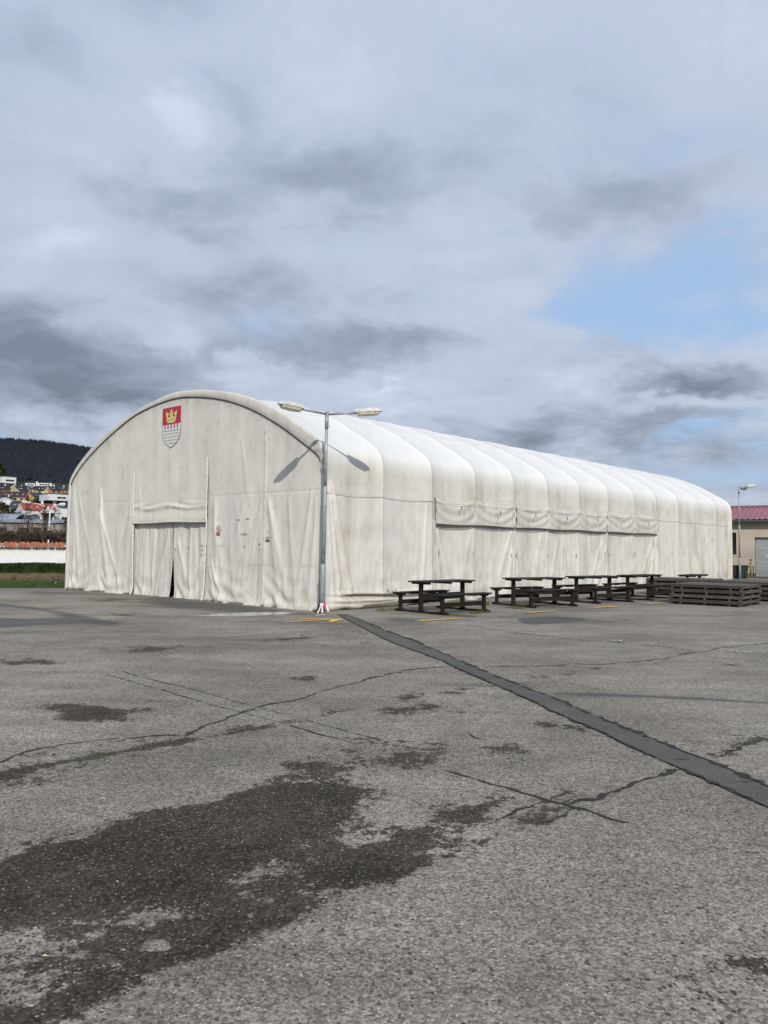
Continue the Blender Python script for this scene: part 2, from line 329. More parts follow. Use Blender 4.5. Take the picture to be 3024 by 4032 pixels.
CRACKS=[
 ([(-2.85,5.66),(-2.79,5.78),(-2.78,5.94),(-2.76,6.04),(-2.66,6.18),(-2.56,6.29),(-2.36,6.41),(-2.18,6.49),(-1.97,6.59),(-1.82,6.62),(-1.67,6.59)],0.03,0.03,0),
 ([(-2.96,6.08),(-2.86,6.07),(-2.77,6.04)],0.015,0.03,0),
 ([(-1.65,6.57),(-1.6,6.84),(-1.54,7.05),(-1.44,7.26),(-1.34,7.57),(-1.25,7.79),(-1.11,7.99),(-0.94,8.12),(-0.84,8.28),(-0.74,8.54),(-0.6,8.79),(-0.41,9.09),(-0.26,9.33),(-0.19,9.52),(0.02,9.73),(0.39,10.31),(0.93,10.54)],0.04,0.05,0),
 ([(1.33,10.52),(1.91,10.64),(2.59,10.85),(3.13,10.92),(3.68,11.22),(4.11,11.48),(4.66,12.04),(5.21,12.48),(5.62,12.91),(6.34,13.3),(6.92,13.67)],0.035,0.05,0.3),
 ([(0.8,16.44),(1.47,16.21),(1.92,15.96),(2.34,15.04),(3.0,14.31),(3.52,13.71),(4.01,13.45),(4.58,13.02),(4.94,12.46),(4.98,12.25)],0.03,0.04,0.4),
 ([(4.83,11.87),(5.16,11.55),(5.7,11.26)],0.02,0.03,0),
 ([(10.93,21.56),(9.78,20.5),(8.44,19.12),(6.93,17.88)],0.02,0.04,0),
 ([(3.96,18.91),(4.53,17.64),(5.15,17.26),(5.61,17.1)],0.03,0.05,0.3),
 ([(-0.03,15.97),(0.8,16.44),(1.52,16.81),(2.29,17.76),(3.13,18.69),(3.72,19.41),(4.9,20.48)],0.03,0.05,0.5),
 ([(6.46,16.28),(6.76,15.98),(7.21,15.71)],0.02,0.03,0),
 ([(1.71,10.19),(1.92,9.7),(2.22,9.28),(2.53,8.85),(2.62,8.78)],0.012,0.02,0),
 ([(1.68,9.49),(1.87,9.18),(1.95,9.04)],0.012,0.02,0),
 ([(2.54,6.03),(2.72,6.19),(2.97,6.45),(3.18,6.61),(3.42,6.78)],0.03,0.04,0),
 ([(0.42,5.69),(0.57,5.54),(0.74,5.35),(0.88,5.21),(1.05,5.0),(1.12,4.95),(1.24,4.85),(1.35,4.71),(1.48,4.6)],0.022,0.015,0),
 ([(0.57,4.52),(0.67,4.62),(0.8,4.76),(0.94,4.89),(1.08,5.02),(1.24,5.19),(1.29,5.2)],0.03,0.03,0),
 ([(1.14,4.92),(1.28,5.01),(1.39,5.05),(1.55,5.21),(1.67,5.3),(1.79,5.44),(1.95,5.55),(2.1,5.7),(2.19,5.76)],0.045,0.04,0),
 ([(1.11,5.31),(1.19,5.24),(1.28,5.12),(1.4,5.1)],0.02,0.02,0),
 ([(1.1,4.87),(1.19,4.87),(1.07,4.71),(0.97,4.62)],0.03,0.03,0),
 ([(1.04,5.41),(1.14,5.29)],0.01,0.02,0),
 ([(0.96,3.92),(1.03,3.93)],0.02,0.02,0),
 ([(0.79,3.65),(0.86,3.64)],0.02,0.02,0),
 ([(0.74,6.81),(0.78,6.64),(0.86,6.53)],0.015,0.03,0),
 ([(0.17,5.02),(0.25,4.89),(0.34,4.79)],0.015,0.03,0),
 ([(-3.55,9.8),(-3.15,9.39),(-2.7,8.91),(-2.44,8.67),(-2.22,8.41),(-1.99,8.19),(-1.76,7.93),(-1.48,7.67),(-1.34,7.53),(-1.07,7.26),(-0.85,7.05),(-0.62,6.79),(-0.33,6.52),(-0.17,6.34)],0.015,0.01,0),
 ([(-3.33,9.94),(-2.97,9.53),(-2.57,9.13),(-2.31,8.93),(-1.89,8.49),(-1.62,8.18),(-1.27,7.82),(-1.06,7.61),(-0.76,7.29),(-0.48,7.01),(-0.22,6.72),(0.02,6.5)],0.015,0.01,0),
 ([(-7.01,13.78),(-6.55,14.2),(-5.92,14.73),(-5.44,15.2),(-5.1,15.68),(-4.32,16.24),(-3.71,16.55),(-3.24,16.65),(-2.72,16.49),(-1.97,16.36),(-1.23,16.23),(-0.55,16.2)],0.03,0.03,0.0),
 ([(-9.86,20.03),(-8.99,19.82),(-8.1,20.09),(-7.46,20.81),(-6.78,21.59),(-7.09,23.94)],0.03,0.03,0),
 ([(-5.6,11.42),(-5.07,11.76),(-4.71,12.17),(-4.14,12.1)],0.015,0.03,0),
 ([(-3.37,13.3),(-2.66,13.7),(-1.94,14.39),(-1.14,15.06),(-0.62,15.54)],0.015,0.03,0),
 ([(-3.77,7.73),(-3.67,7.76),(-3.64,7.8)],0.012,0.02,0),
 ([(-1.87,6.28),(-1.66,6.32),(-1.44,6.52)],0.01,0.03,0),
 ([(-2.01,5.93),(-1.78,5.97),(-1.62,6.18)],0.01,0.03,0),
 ([(7.21,17.14),(7.27,16.94),(7.61,17.13)],0.03,0.02,0),
 ([(2.36,13.23),(2.47,13.3),(2.52,13.18)],0.02,0.02,0),
 ([(4.72,10.94),(4.86,11.03),(4.91,10.88),(4.78,10.85),(4.72,10.94)],0.015,0.01,0),
 ([(4.47,12.11),(4.79,12.18)],0.02,0.02,0),
 ([(1.77,4.32),(1.81,4.34)],0.015,0.01,0),
]
MOSS=[
 ([(-2.44,5.73),(-2.4,5.82),(-2.2,5.97),(-2.01,6.14),(-1.98,6.06),(-2.17,5.89),(-2.35,5.73)],0.05,1),
 ([(0.02,15.09),(0.44,14.03),(1.04,11.48),(1.38,10.18),(1.72,9.25),(2.05,7.99),(2.19,7.36),(2.21,7.27),(2.01,7.82),(1.68,9.05),(1.34,9.9),(0.97,11.42),(0.39,13.85)],0.02,0.5),
 ([(1.18,9.8),(1.27,9.63),(1.31,9.31),(1.24,9.38)],0.03,0.8),
 ([(4.0,11.38),(4.32,11.69),(4.18,11.39)],0.1,0.9),
 ([(0.62,19.99),(1.41,19.36),(2.33,18.48),(2.16,17.98),(1.13,18.67)],0.1,0.6),
 ([(3.24,21.64),(3.81,21.21),(3.82,20.58),(3.37,20.84)],0.1,0.8),
]
STRIP_L= [(-1.14, 18.71), (0.02, 13.646), (0.389, 12.425), (0.815, 11.18), (1.021, 10.25), (1.235, 9.547), (1.453, 8.656), (1.573, 8.21), (1.691, 7.647), (1.846, 7.112), (1.936, 6.768), (2.002, 6.404), (2.119, 6.039), (2.201, 5.702), (2.28, 5.375), (2.341, 5.13), (2.411, 4.907)]
STRIP_R= [(-0.89, 18.74), (0.021, 15.089), (0.467, 13.681), (0.759, 12.451), (1.032, 11.38), (1.259, 10.459), (1.381, 9.99), (1.559, 9.29), (1.764, 8.672), (1.881, 8.286), (1.979, 7.713), (2.1, 7.339), (2.193, 6.948), (2.31, 6.582), (2.402, 6.217), (2.511, 5.955), (2.562, 5.61), (2.622, 5.334)]
# ================================================================ GROUND
def asphalt_mat():
    m,t=new_mat('weathered_asphalt')
    p=t.pos()
    st=t.attr('stain'); pa=t.attr('patch'); mo=t.attr('moss')
    cell=t.vor(p,82,out='Color'); cs=t.sep(cell)          # small stones ~1 cm
    celld=t.vor(p,82)
    cell2=t.sep(t.vor(p,42,out='Color')); cd2=t.vor(p,42)   # larger stones
    cell3=t.sep(t.vor(p,230,out='Color'))
    low=t.noise(p,.35,4,.55); mid=t.noise(p,2.2,5,.6); fin=t.noise(p,14,4,.6)
    # dry binder colour
    base=t.mix(t.map(low,.35,.65),(.180,.161,.131),(.262,.237,.196))
    base=t.mix(t.map(t.noise(p,.8,3,.5),.5,.75,0,.35),base,(.25,.205,.18))
    k=t.map(mid,.3,.7,.86,1.13,False)
    k=t.m('MULTIPLY',k,t.map(fin,.3,.7,.86,1.14,False))
    k=t.m('MULTIPLY',k,t.map(cs[0],0,1,.52,1.52,False))
    k=t.m('MULTIPLY',k,t.map(cell2[1],0,1,.90,1.12,False))
    k=t.m('MULTIPLY',k,t.map(cell3[1],0,1,.8,1.2,False))
    col=t.v('SCALE',base,sc=k)
    # distinct stones
    bright=t.m('MULTIPLY',t.map(cs[1],.93,.96),t.map(celld,.55,.35))
    col=t.mix(t.m('MULTIPLY',bright,.62),col,(.62,.58,.46))
    dk=t.m('MULTIPLY',t.map(cell2[0],.76,.80),t.map(t.m('ADD',cd2,t.map(fin,.3,.7,-.15,.15,False)),.42,.28))
    dk=t.m('MULTIPLY',dk,t.map(t.noise(p,1.1,3,.6),.30,.6,.25,1.))
    col=t.mix(t.m('MULTIPLY',dk,.92),col,(.040,.038,.038))
    # pits and small losses
    pit=t.map(t.noise(p,16,4,.66,.5),.655,.70)
    pit=t.m('MULTIPLY',pit,t.map(t.noise(p,.9,3,.6),.4,.62,.15,1.))
    col=t.mix(t.m('MULTIPLY',pit,.85),col,(.030,.027,.024))
    # stain: broken at aggregate scale
    n1=t.m('SUBTRACT',t.noise(p,2.4,8,.66),.5); n2=t.m('SUBTRACT',t.noise(p,15,6,.68),.5); n3=t.m('SUBTRACT',cs[2],.5); n4=t.m('SUBTRACT',cell2[2],.5)
    s=t.m('MULTIPLY_ADD',n1,1.9,st); s=t.m('MULTIPLY_ADD',n2,1.1,s); s=t.m('MULTIPLY_ADD',n3,.16,s); s=t.m('MULTIPLY_ADD',n4,.16,s)
    stm=t.m('MULTIPLY',t.m('MULTIPLY_ADD',t.map(s,.46,.56),.93,t.m('MULTIPLY',t.map(s,.6,1.1),.07)),t.map(st,.02,.2))
    wet=t.v('SCALE',(.0265,.0200,.0130),sc=t.m('MULTIPLY',t.map(cs[0],0,1,.45,1.7,False),t.map(fin,.3,.7,.75,1.25,False)))
    wet=t.v('SCALE',wet,sc=t.map(t.noise(p,1.1,5,.6),.35,.65,.75,1.6,False))
    wet=t.mix(t.m('MULTIPLY',bright,.8),wet,(.40,.36,.25))
    wet=t.mix(t.map(cs[2],.70,.95,0,.7),wet,(.115,.098,.074))
    col=t.mix(stm,col,wet)
    # darker asphalt zones
    pn=t.m('MULTIPLY_ADD',t.m('SUBTRACT',t.noise(p,1.5,6,.6),.5),.5,pa)
    pm=t.m('MULTIPLY',t.map(pn,.15,.8),t.map(pa,0,.1))
    col=t.mix(t.m('MULTIPLY',pm,.85),col,t.v('SCALE',(.082,.081,.080),sc=t.map(cs[0],0,1,.7,1.3,False)))
    # moss
    mn=t.m('MULTIPLY',t.map(t.m('MULTIPLY_ADD',t.m('SUBTRACT',t.noise(p,9,5,.65),.5),1.,mo),.42,.62),t.map(mo,.02,.2))
    col=t.mix(t.m('MULTIPLY',mn,.8),col,t.mix(t.noise(p,6,2),(.045,.048,.018),(.085,.085,.03)))
    # broad streaky weathering
    sw=t.noise(t.scale(p,.25,1.2,1),1.2,5,.6)
    col=t.v('SCALE',col,sc=t.map(sw,.3,.7,.80,1.16,False))
    damp=t.map(t.noise(t.scale(p,.16,.5,1),1.7,6,.68),.56,.72)
    col=t.v('SCALE',col,sc=t.m('MULTIPLY_ADD',damp,-.24,1.))
    h=t.m('ADD',t.m('MULTIPLY',celld,-.5),t.m('MULTIPLY',cd2,-.35)); h=t.m('MULTIPLY_ADD',pit,-.8,h); h=t.m('MULTIPLY_ADD',stm,-.3,h)
    nrm=t.bump(h,.5,.008)
    rough=t.m('SUBTRACT',.9,t.m('MULTIPLY',t.m('MAXIMUM',stm,t.m('MULTIPLY',pm,.6)),.12))
    t.out(col,rough,nrm,spec=.22)
    return m
M_ASPH=asphalt_mat()
def graded(lo,hi,c,h0,g):
    a=[c]; h=h0
    while a[-1]<hi: a.append(a[-1]+h); h=min(h*g,.6)
    b=[c]; h=h0
    while b[-1]>lo: b.append(b[-1]-h); h=min(h*g,.6)
    return np.array(sorted(set(b[1:]+a)))
gx=graded(-32,32,0.5,.035,1.012); gy=graded(-3,46,4.0,.035,1.008)
GX,GY=np.meshgrid(gx,gy,indexing='ij')
def field(items,halo=0.):
    out=np.zeros_like(GX)
    for poly,soft,k in items:
        P=np.array(poly); mx=soft*2+.3+halo
        x0,y0=P.min(0)-mx; x1,y1=P.max(0)+mx
        i=np.where((gx>=x0)&(gx<=x1))[0]; j=np.where((gy>=y0)&(gy<=y1))[0]
        if len(i)<1 or len(j)<1: continue
        sl=(slice(i[0],i[-1]+1),slice(j[0],j[-1]+1))
        d=sdf(GX[sl],GY[sl],poly)
        out[sl]=np.maximum(out[sl],k*np.clip(.5+d/(2*soft),0,1))
        if halo: out[sl]=np.maximum(out[sl],.40*k*np.clip(1+d/halo,0,1)*(d<0))
    return out
stain=np.maximum(field(STAINS[:1],.12)*.93,field([(a,b,min(1.,c*1.16)) for a,b,c in STAINS[1:]],.6)); light=field(LIGHTS); stain=stain*(1-light); patch=field(PATCHES); mossf=field(MOSS)
micro=np.maximum(0,fbm(GX*.3,GY*.75,4,5)-.60)*1.5*sstep(4,9,GY)
stain=np.maximum(stain,micro)
relief=(fbm(GX*.5,GY*.5,3,9)-.5)*.02*np.clip(1-GY/30,0,1)
fade=sstep(0,2,np.minimum(np.minimum(GX-gx[0],gx[-1]-GX),np.minimum(GY-gy[0],gy[-1]-GY)))
V=np.stack([GX,GY,relief*0],-1)
ground=np_mesh('parking_lot',V,grid_faces(len(gx),len(gy),True),M_ASPH,None,False,{'stain':stain,'patch':patch,'moss':mossf})
structure(ground)
# cracks, seams, strip and marks are parts of the lot, each sheet a few mm higher
M_CRACK,t=new_mat('crack_dirt'); p=t.pos()
t.out(t.mix(t.map(t.noise(p,5,4,.6),.45,.7),(.022,.019,.016),(.048,.046,.022)),.95,t.bump(t.noise(p,90,3),.6,.01))
M_MOSSY,t=new_mat('mossy_crack'); p=t.pos()
t.out(t.mix(t.map(t.noise(p,3.5,5,.65),.52,.68),(.022,.019,.015),(.050,.054,.022)),.95,t.bump(t.noise(p,70,3),.6,.012))
def ribbon(pts,width,wob,z,seed,mat,name='crack',fill=.82):
    rg=np.random.default_rng(seed); P=[np.array(q,float) for q in pts]
    Q=[]
    for a,b in zip(P[:-1],P[1:]):
        L=np.linalg.norm(b-a); step=max(.035,.004*min(a[1],b[1])*1.2); n=max(2,int(L/step))
        nrm=np.array([-(b-a)[1],(b-a)[0]])/(L+1e-9)
        off=np.zeros(n+1); amp=min(wob,L*.15)
        x=np.linspace(0,1,n+1)
        ph=rg.uniform(0,100)
        off=(fbm(x*L*3+ph,np.zeros(n+1)+ph,5,seed)-.5)*2.4*amp*np.sin(np.pi*x)**.3
        for k in range(n): Q.append(a+(b-a)*x[k]+nrm*off[k])
    Q.append(P[-1]); Q=np.array(Q); n=len(Q)
    T=np.gradient(Q,axis=0); T/=np.linalg.norm(T,axis=1)[:,None]+1e-9; N=np.stack([-T[:,1],T[:,0]],1)
    ii=np.arange(n)
    wv=lambda s: width*np.clip(2.6*(fbm(ii*.45+s*31,ii*0.+s,4,seed+s)-.34)*(.5+fbm(ii*.06+9,ii*0.,2,seed)),.04,1.4)*.8
    taper=np.minimum(1,np.minimum(ii,n-1-ii)/4.+.1)
    a=Q+N*(wv(1)*taper)[:,None]; b=Q-N*(wv(2)*taper)[:,None]
    V=np.zeros((n,2,3)); V[:,0,:2]=a; V[:,1,:2]=b; V[:,:,2]=z
    return np_mesh(name,V,grid_faces(n,2,True),mat,ground)
for k,(pts,wd,wob,ms) in enumerate(CRACKS):
    ribbon(pts,wd,wob*1.5,.0035+k*.00008,100+k,M_MOSSY if ms>.2 else M_CRACK)
# strip of newer asphalt running from the tent corner to the right
M_STRIP,t=new_mat('new_asphalt'); p=t.pos()
c=t.sep(t.vor(p,150,out='Color'))
k=t.m('MULTIPLY',t.map(c[0],0,1,.72,1.28,False),t.map(t.noise(p,1.6,5,.6),.3,.7,.86,1.14,False))
col=t.v('SCALE',(.086,.081,.072),sc=t.m('MULTIPLY',k,t.map(t.noise(p,.7,5,.65),.3,.7,.75,1.3,False)))
# dust and moss specks along it
col=t.mix(t.map(t.noise(p,4,6,.7),.58,.7,0,.5),col,(.17,.16,.14))
col=t.mix(t.m('MULTIPLY',t.map(c[1],.95,.97),.4),col,(.3,.29,.26))
t.out(col,.88,t.bump(t.vor(p,150),.3,.004),spec=.35)
def resample(pts,ys):
    P=np.array(pts); o=np.argsort(P[:,1]); return np.interp(ys,P[o,1],P[o,0])
ys=np.linspace(2.0,18.6,420)
SL=STRIP_L+[(2.95,3.0),(3.25,2.0)]; SR=STRIP_R+[(3.2,3.0),(3.5,2.0)]
xl=resample(SL,ys)+(fbm(ys*3,ys*0,4,3)-.5)*.03; xr=resample(SR,ys)+(fbm(ys*3,ys*0+7,4,4)-.5)*.03
V=np.zeros((len(ys),2,3)); V[:,0,0]=xl; V[:,1,0]=xr; V[:,:,1]=ys[:,None]; V[:,:,2]=.008
np_mesh('asphalt_strip',V,grid_faces(len(ys),2,True),M_STRIP,ground)
for side,pts,wd,mt in((1,xr,.06,M_MOSSY),(0,xl,.035,M_CRACK)):
    pp=[(float(a),float(b)) for a,b in zip(pts[::12],ys[::12])]
    ribbon(pp,wd,.01,.012,900+side,mt)
for k,(a,b) in enumerate([((1.93,7.6),(2.06,7.55)),((2.2,6.0),(2.5,5.95)),((2.35,5.4),(2.62,5.45)),((2.05,6.6),(2.35,6.5)),((1.2,9.9),(1.36,10.0))]):
    ribbon([a,b],.012,.02,.012,950+k,M_CRACK)
# painted marks
def paint(name,col,seed):
    m,t=new_mat(name); p=t.pos()
    wear=t.map(t.noise(p,9,6,.68),.62,.72)
    c=t.mix(wear,t.v('SCALE',col,sc=t.map(t.noise(p,25,3),.3,.7,.85,1.1,False)),(.2,.185,.16)); t.out(c,.7); return m
M_YEL=paint('yellow_paint',(.80,.47,.06),1); M_WHT=paint('white_paint',(.62,.61,.58),2)
def flat(name,poly,z,mat,parent):
    mb=MB(); mb.add([(a,b,z) for a,b in poly],[tuple(range(len(poly)))])
    o=build(name,mb,mat,parent)
    if o.data.polygons[0].normal.z<0: o.data.flip_normals()
    return o
def dash(a,b,wd,mat,name):
    a=np.array(a);b=np.array(b);d=(b-a)/np.linalg.norm(b-a);n=np.array([-d[1],d[0]])*wd/2
    return flat(name,[tuple(a+n),tuple(a-n),tuple(b-n),tuple(b+n)],.022,mat,ground)
for a,b in [((.79,16.9),(1.70,17.6)),((3.6,19.38),(4.47,20.0)),((5.77,21.26),(6.52,21.8)),((7.78,22.92),(8.51,23.47))]: dash(a,b,.12,M_YEL,'yellow_line')
flat('yellow_line',[(-1.19,16.62),(-1.07,16.55),(-.86,17.28),(-.93,17.30),(-1.10,17.25)],.014,M_YEL,ground)
flat('yellow_line',[(-2.12,16.36),(-2.08,16.45),(-1.10,17.25),(-.93,17.30),(-1.10,17.10)],.018,M_YEL,ground)
flat('yellow_line',[(-1.87,17.22),(-1.86,17.32),(-.93,17.32),(-.90,17.24)],.010,M_YEL,ground)
for a,b,wd in [((2.86,14.52),(3.0,14.48),.05),((3.05,14.47),(3.24,14.49),.06),((4.0,13.62),(4.18,13.62),.06),((4.1,13.66),(4.14,13.5),.03),((5.5,12.38),(5.62,12.33),.05),((5.56,12.36),(5.6,12.28),.03),((5.64,12.23),(5.78,12.23),.05)]: dash(a,b,wd,M_WHT,'white_mark')
# drying puddle film on the tarmac by the gable
M_PUD,t=new_mat('puddle_water'); p=t.pos()
t.out(t.mix(t.map(t.noise(p,2,3),.4,.6),(.16,.16,.16),(.22,.22,.21)),.12,None,spec=.6)
pts=[]
for k in range(48):
    a=2*math.pi*k/48; rr=1+.25*(float(vn(np.array([k*.4]),np.array([1.]),5)[0])-.5)
    pts.append((-3.15+1.0*rr*math.cos(a)+.25*rr*math.sin(a),18.35+.62*rr*math.sin(a)+.35*rr*math.cos(a)))
structure(flat('puddle',pts,.005,M_PUD,None))

# far ground, hillside
def terr(X,Y):
    d=np.hypot(X,Y)
    base=np.interp(d,[0,120,150,200,230,270,310,350,420,450,490,520,600,680],[0,0,2.5,6.5,9.2,12.9,17,21.2,29.4,33,38.2,41.6,50.,62])
    az=np.degrees(np.arctan2(X,Y))
    k=sstep(8,-12,az)
    base=base*k
    return base
M_TERR=simple('hillside_grass',(.03,.036,.02),.95,.3,.05,spec=.1)
rr=np.concatenate([np.linspace(46,130,12),np.linspace(140,700,50),[900,1400,2500,4500]])
aa=np.radians(np.linspace(-180,180,181)); RR,AA=np.meshgrid(rr,aa,indexing='ij')
X=RR*np.sin(AA); Y=RR*np.cos(AA); Z=terr(X,Y)*np.where(RR>690,0,1)-.06
Z=np.where(RR>690,np.where(np.degrees(AA)<8,terr(X*680/RR,Y*680/RR),0)-.06,Z)
hv=np.concatenate([np.stack([X,Y,Z],-1).reshape(-1,3),[[0,0,-.06]]]); F=grid_faces(len(rr),len(aa),False)
structure(np_mesh('hillside',hv,F,M_TERR,None,True))
# flat apron under and round the lot
V=np.array([(-90,-60,-.02),(90,-60,-.02),(90,75,-.02),(-90,75,-.02)],float)
ap=np_mesh('ground',V,np.array([[0,1,2,3]]),M_ASPH,None,False,{'stain':np.zeros(4),'patch':np.zeros(4),'moss':np.zeros(4)}); structure(ap)
# ================================================================ TENT
def fabric(name,clean=(.66,.65,.60),dirt_shade_tone=(.40,.375,.32),amt=.5,streak=1.):
    m,t=new_mat(name); p=t.obj(); a=t.attr('dirt')  # attribute holds dirt plus the shade painted beside the ribs
    xx,yy,zz=t.sep(p)
    c=t.m('SUBTRACT',xx,yy)                                # runs along either wall
    q=t.com(c,0.,zz)
    s1=t.noise(t.scale(q,1.9,1,.13),1.,5,.55); s2=t.noise(t.scale(q,14,1,.5),1.,4,.6)
    n=t.noise(p,1.3,5,.6); n2=t.noise(p,6,5,.65)
    d=t.m('MULTIPLY',t.map(s1,.42,.72),.55*streak)
    d=t.m('MULTIPLY_ADD',t.map(s2,.5,.75),.22*streak,d)
    d=t.m('MULTIPLY_ADD',t.map(n,.42,.68),.38,d)
    d=t.m('MULTIPLY_ADD',t.map(n2,.5,.75),.16,d)
    d=t.m('MULTIPLY',d,amt)
    d=t.m('ADD',d,t.m('MULTIPLY',a,t.map(n2,.25,.7,.45,1.25)))
    col=t.mix(t.m('MINIMUM',d,1.),clean,dirt_shade_tone)
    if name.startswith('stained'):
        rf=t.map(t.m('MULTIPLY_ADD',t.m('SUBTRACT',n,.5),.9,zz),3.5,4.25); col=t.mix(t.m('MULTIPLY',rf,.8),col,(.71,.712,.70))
    heavy=t.map(t.m('ADD',a,t.m('MULTIPLY',t.m('SUBTRACT',n2,.5),.5)),.85,1.4)
    col=t.mix(t.m('MULTIPLY',heavy,.85),col,(.075,.065,.052))
    sp=t.map(t.noise(p,11,3,.6),.745,.77); col=t.mix(t.m('MULTIPLY',sp,.35),col,(.16,.14,.11))
    h=t.noise(t.scale(q,1.,1,.35),5,5,.6)
    nrm=t.bump(h,.35,.035); nrm=t.bump(t.noise(p,26,4,.65),.12,.01,nrm)
    t.out(col,.52,nrm,spec=.35); return m
M_GABLE=fabric('grey_white_tarp',(.66,.64,.58),(.43,.41,.36),.62,.8)
M_WALL=fabric('stained_white_tarp',(.665,.65,.595),(.42,.385,.325),.85,.85)
M_ROOF=M_WALL
M_FLAP=fabric('flap_tarp',(.64,.625,.58),(.43,.40,.34),.7)
M_LACE=simple('white_lacing',(.74,.73,.69),.55,.08,9)
M_CORD=simple('dark_cord',(.035,.035,.037),.6,.2)
M_ROPE=simple('grey_rope',(.46,.45,.42),.7,.2)
M_STRAP=simple('strap_webbing',(.10,.095,.09),.7,.3)
M_PSTRAP=simple('pale_strap',(.34,.33,.30),.6,.2)
TA=(-1.5,19.35,0); TR=rad(48.43)
tent=empty('event_tent',TA,TR); tag(tent,'huge white tarpaulin hall with curved ribbed roof and crest on its gable','tent')
OUT=np.array([(0,0),(0,1.8),(0,3.5),(0.02,3.84),(.07,4.07),(.2,4.27),(.53,4.51),(1.07,4.83),(1.82,5.26),(2.6,5.6),(3.43,5.88),(4.29,6.09),(5.2,6.25),(6.16,6.34),(6.89,6.37),(7.96,6.21),(8.79,6.05),(9.65,5.84),(10.69,5.55),(11.79,5.08),(12.93,4.41),(13.37,4.01),(13.46,3.8),(13.5,3.5),(13.53,1.8),(13.56,0)])
INN=np.array([(.17,0),(.17,3.3),(.18,3.8),(.3,3.94),(.79,4.25),(1.77,4.84),(2.92,5.39),(4.22,5.83),(5.74,6.1),(6.87,6.18),(8.31,6.02),(9.34,5.81),(11.18,5.13),(12.54,4.46),(13.15,3.99),(13.3,3.8),(13.33,3.3),(13.36,0)])
def chaikin(P,n=2):
    for _ in range(n):
        Q=[P[0]]
        for a,b in zip(P[:-1],P[1:]): Q+= [a*.75+b*.25,a*.25+b*.75]
        Q.append(P[-1]); P=np.array(Q)
    return P
def dens(P,n):
    l=np.r_[0,np.cumsum(np.linalg.norm(np.diff(P,axis=0),axis=1))]
    q=np.linspace(0,l[-1],n); return np.stack([np.interp(q,l,P[:,0]),np.interp(q,l,P[:,1])],1),q
OUTs=chaikin(OUT); INNs=chaikin(INN)
arch=INNs[(INNs[:,1]>3.5)]
def topz(u): return np.interp(u,arch[:,0],arch[:,1])
def fold(X,Z,x0,z0,x1,z1,w,a,curve=1.):
    a=a*.66*(.45+.9*abs(math.sin(x0*12.9+x1*4.1))); w=w*(.9+.6*abs(math.sin(x0*5.1))); x1=x1+.35*(x1-x0)*math.sin(x0*7.3+z0); z1=z1+.25*math.sin(x0*3.1)
    q=np.clip((z0-Z)/(z0-z1),0,1); xc=x0+(x1-x0)*q**curve; ww=w*(.35+.65*q)
    inside=sstep(z0+.05,z0-.35,Z)*np.where(Z<z1,np.clip(1-(z1-Z)/.4,0,1),1)
    d=(X-xc)/ww
    return a*np.exp(-np.abs(d)**1.6)*inside
def pleats(X,Z,f,seed,bend=.5,zs=.3):
    b=(fbm(X*.5+3,Z*.4,2,seed+9)-.5)*bend
    n=fbm((X+b)*f,Z*zs,3,seed)
    return (1-np.abs(2*n-1)*2.2)
def swag(X,Z,a,b,seed,amp=.03,ht=.55,fr=16.):
    q=(X-a)/(b-a); m=((q>0)&(q<1))
    c=Z-1.0*(2*q-1)**2*.7-.08*np.sin(q*9+seed); h=np.sin(c*fr+seed+2*fbm(X*1.5,Z*2,2,seed))
    return np.where(m,amp*h*np.exp(-Z/ht)*sstep(0,.12,q)*sstep(1,.88,q),0)
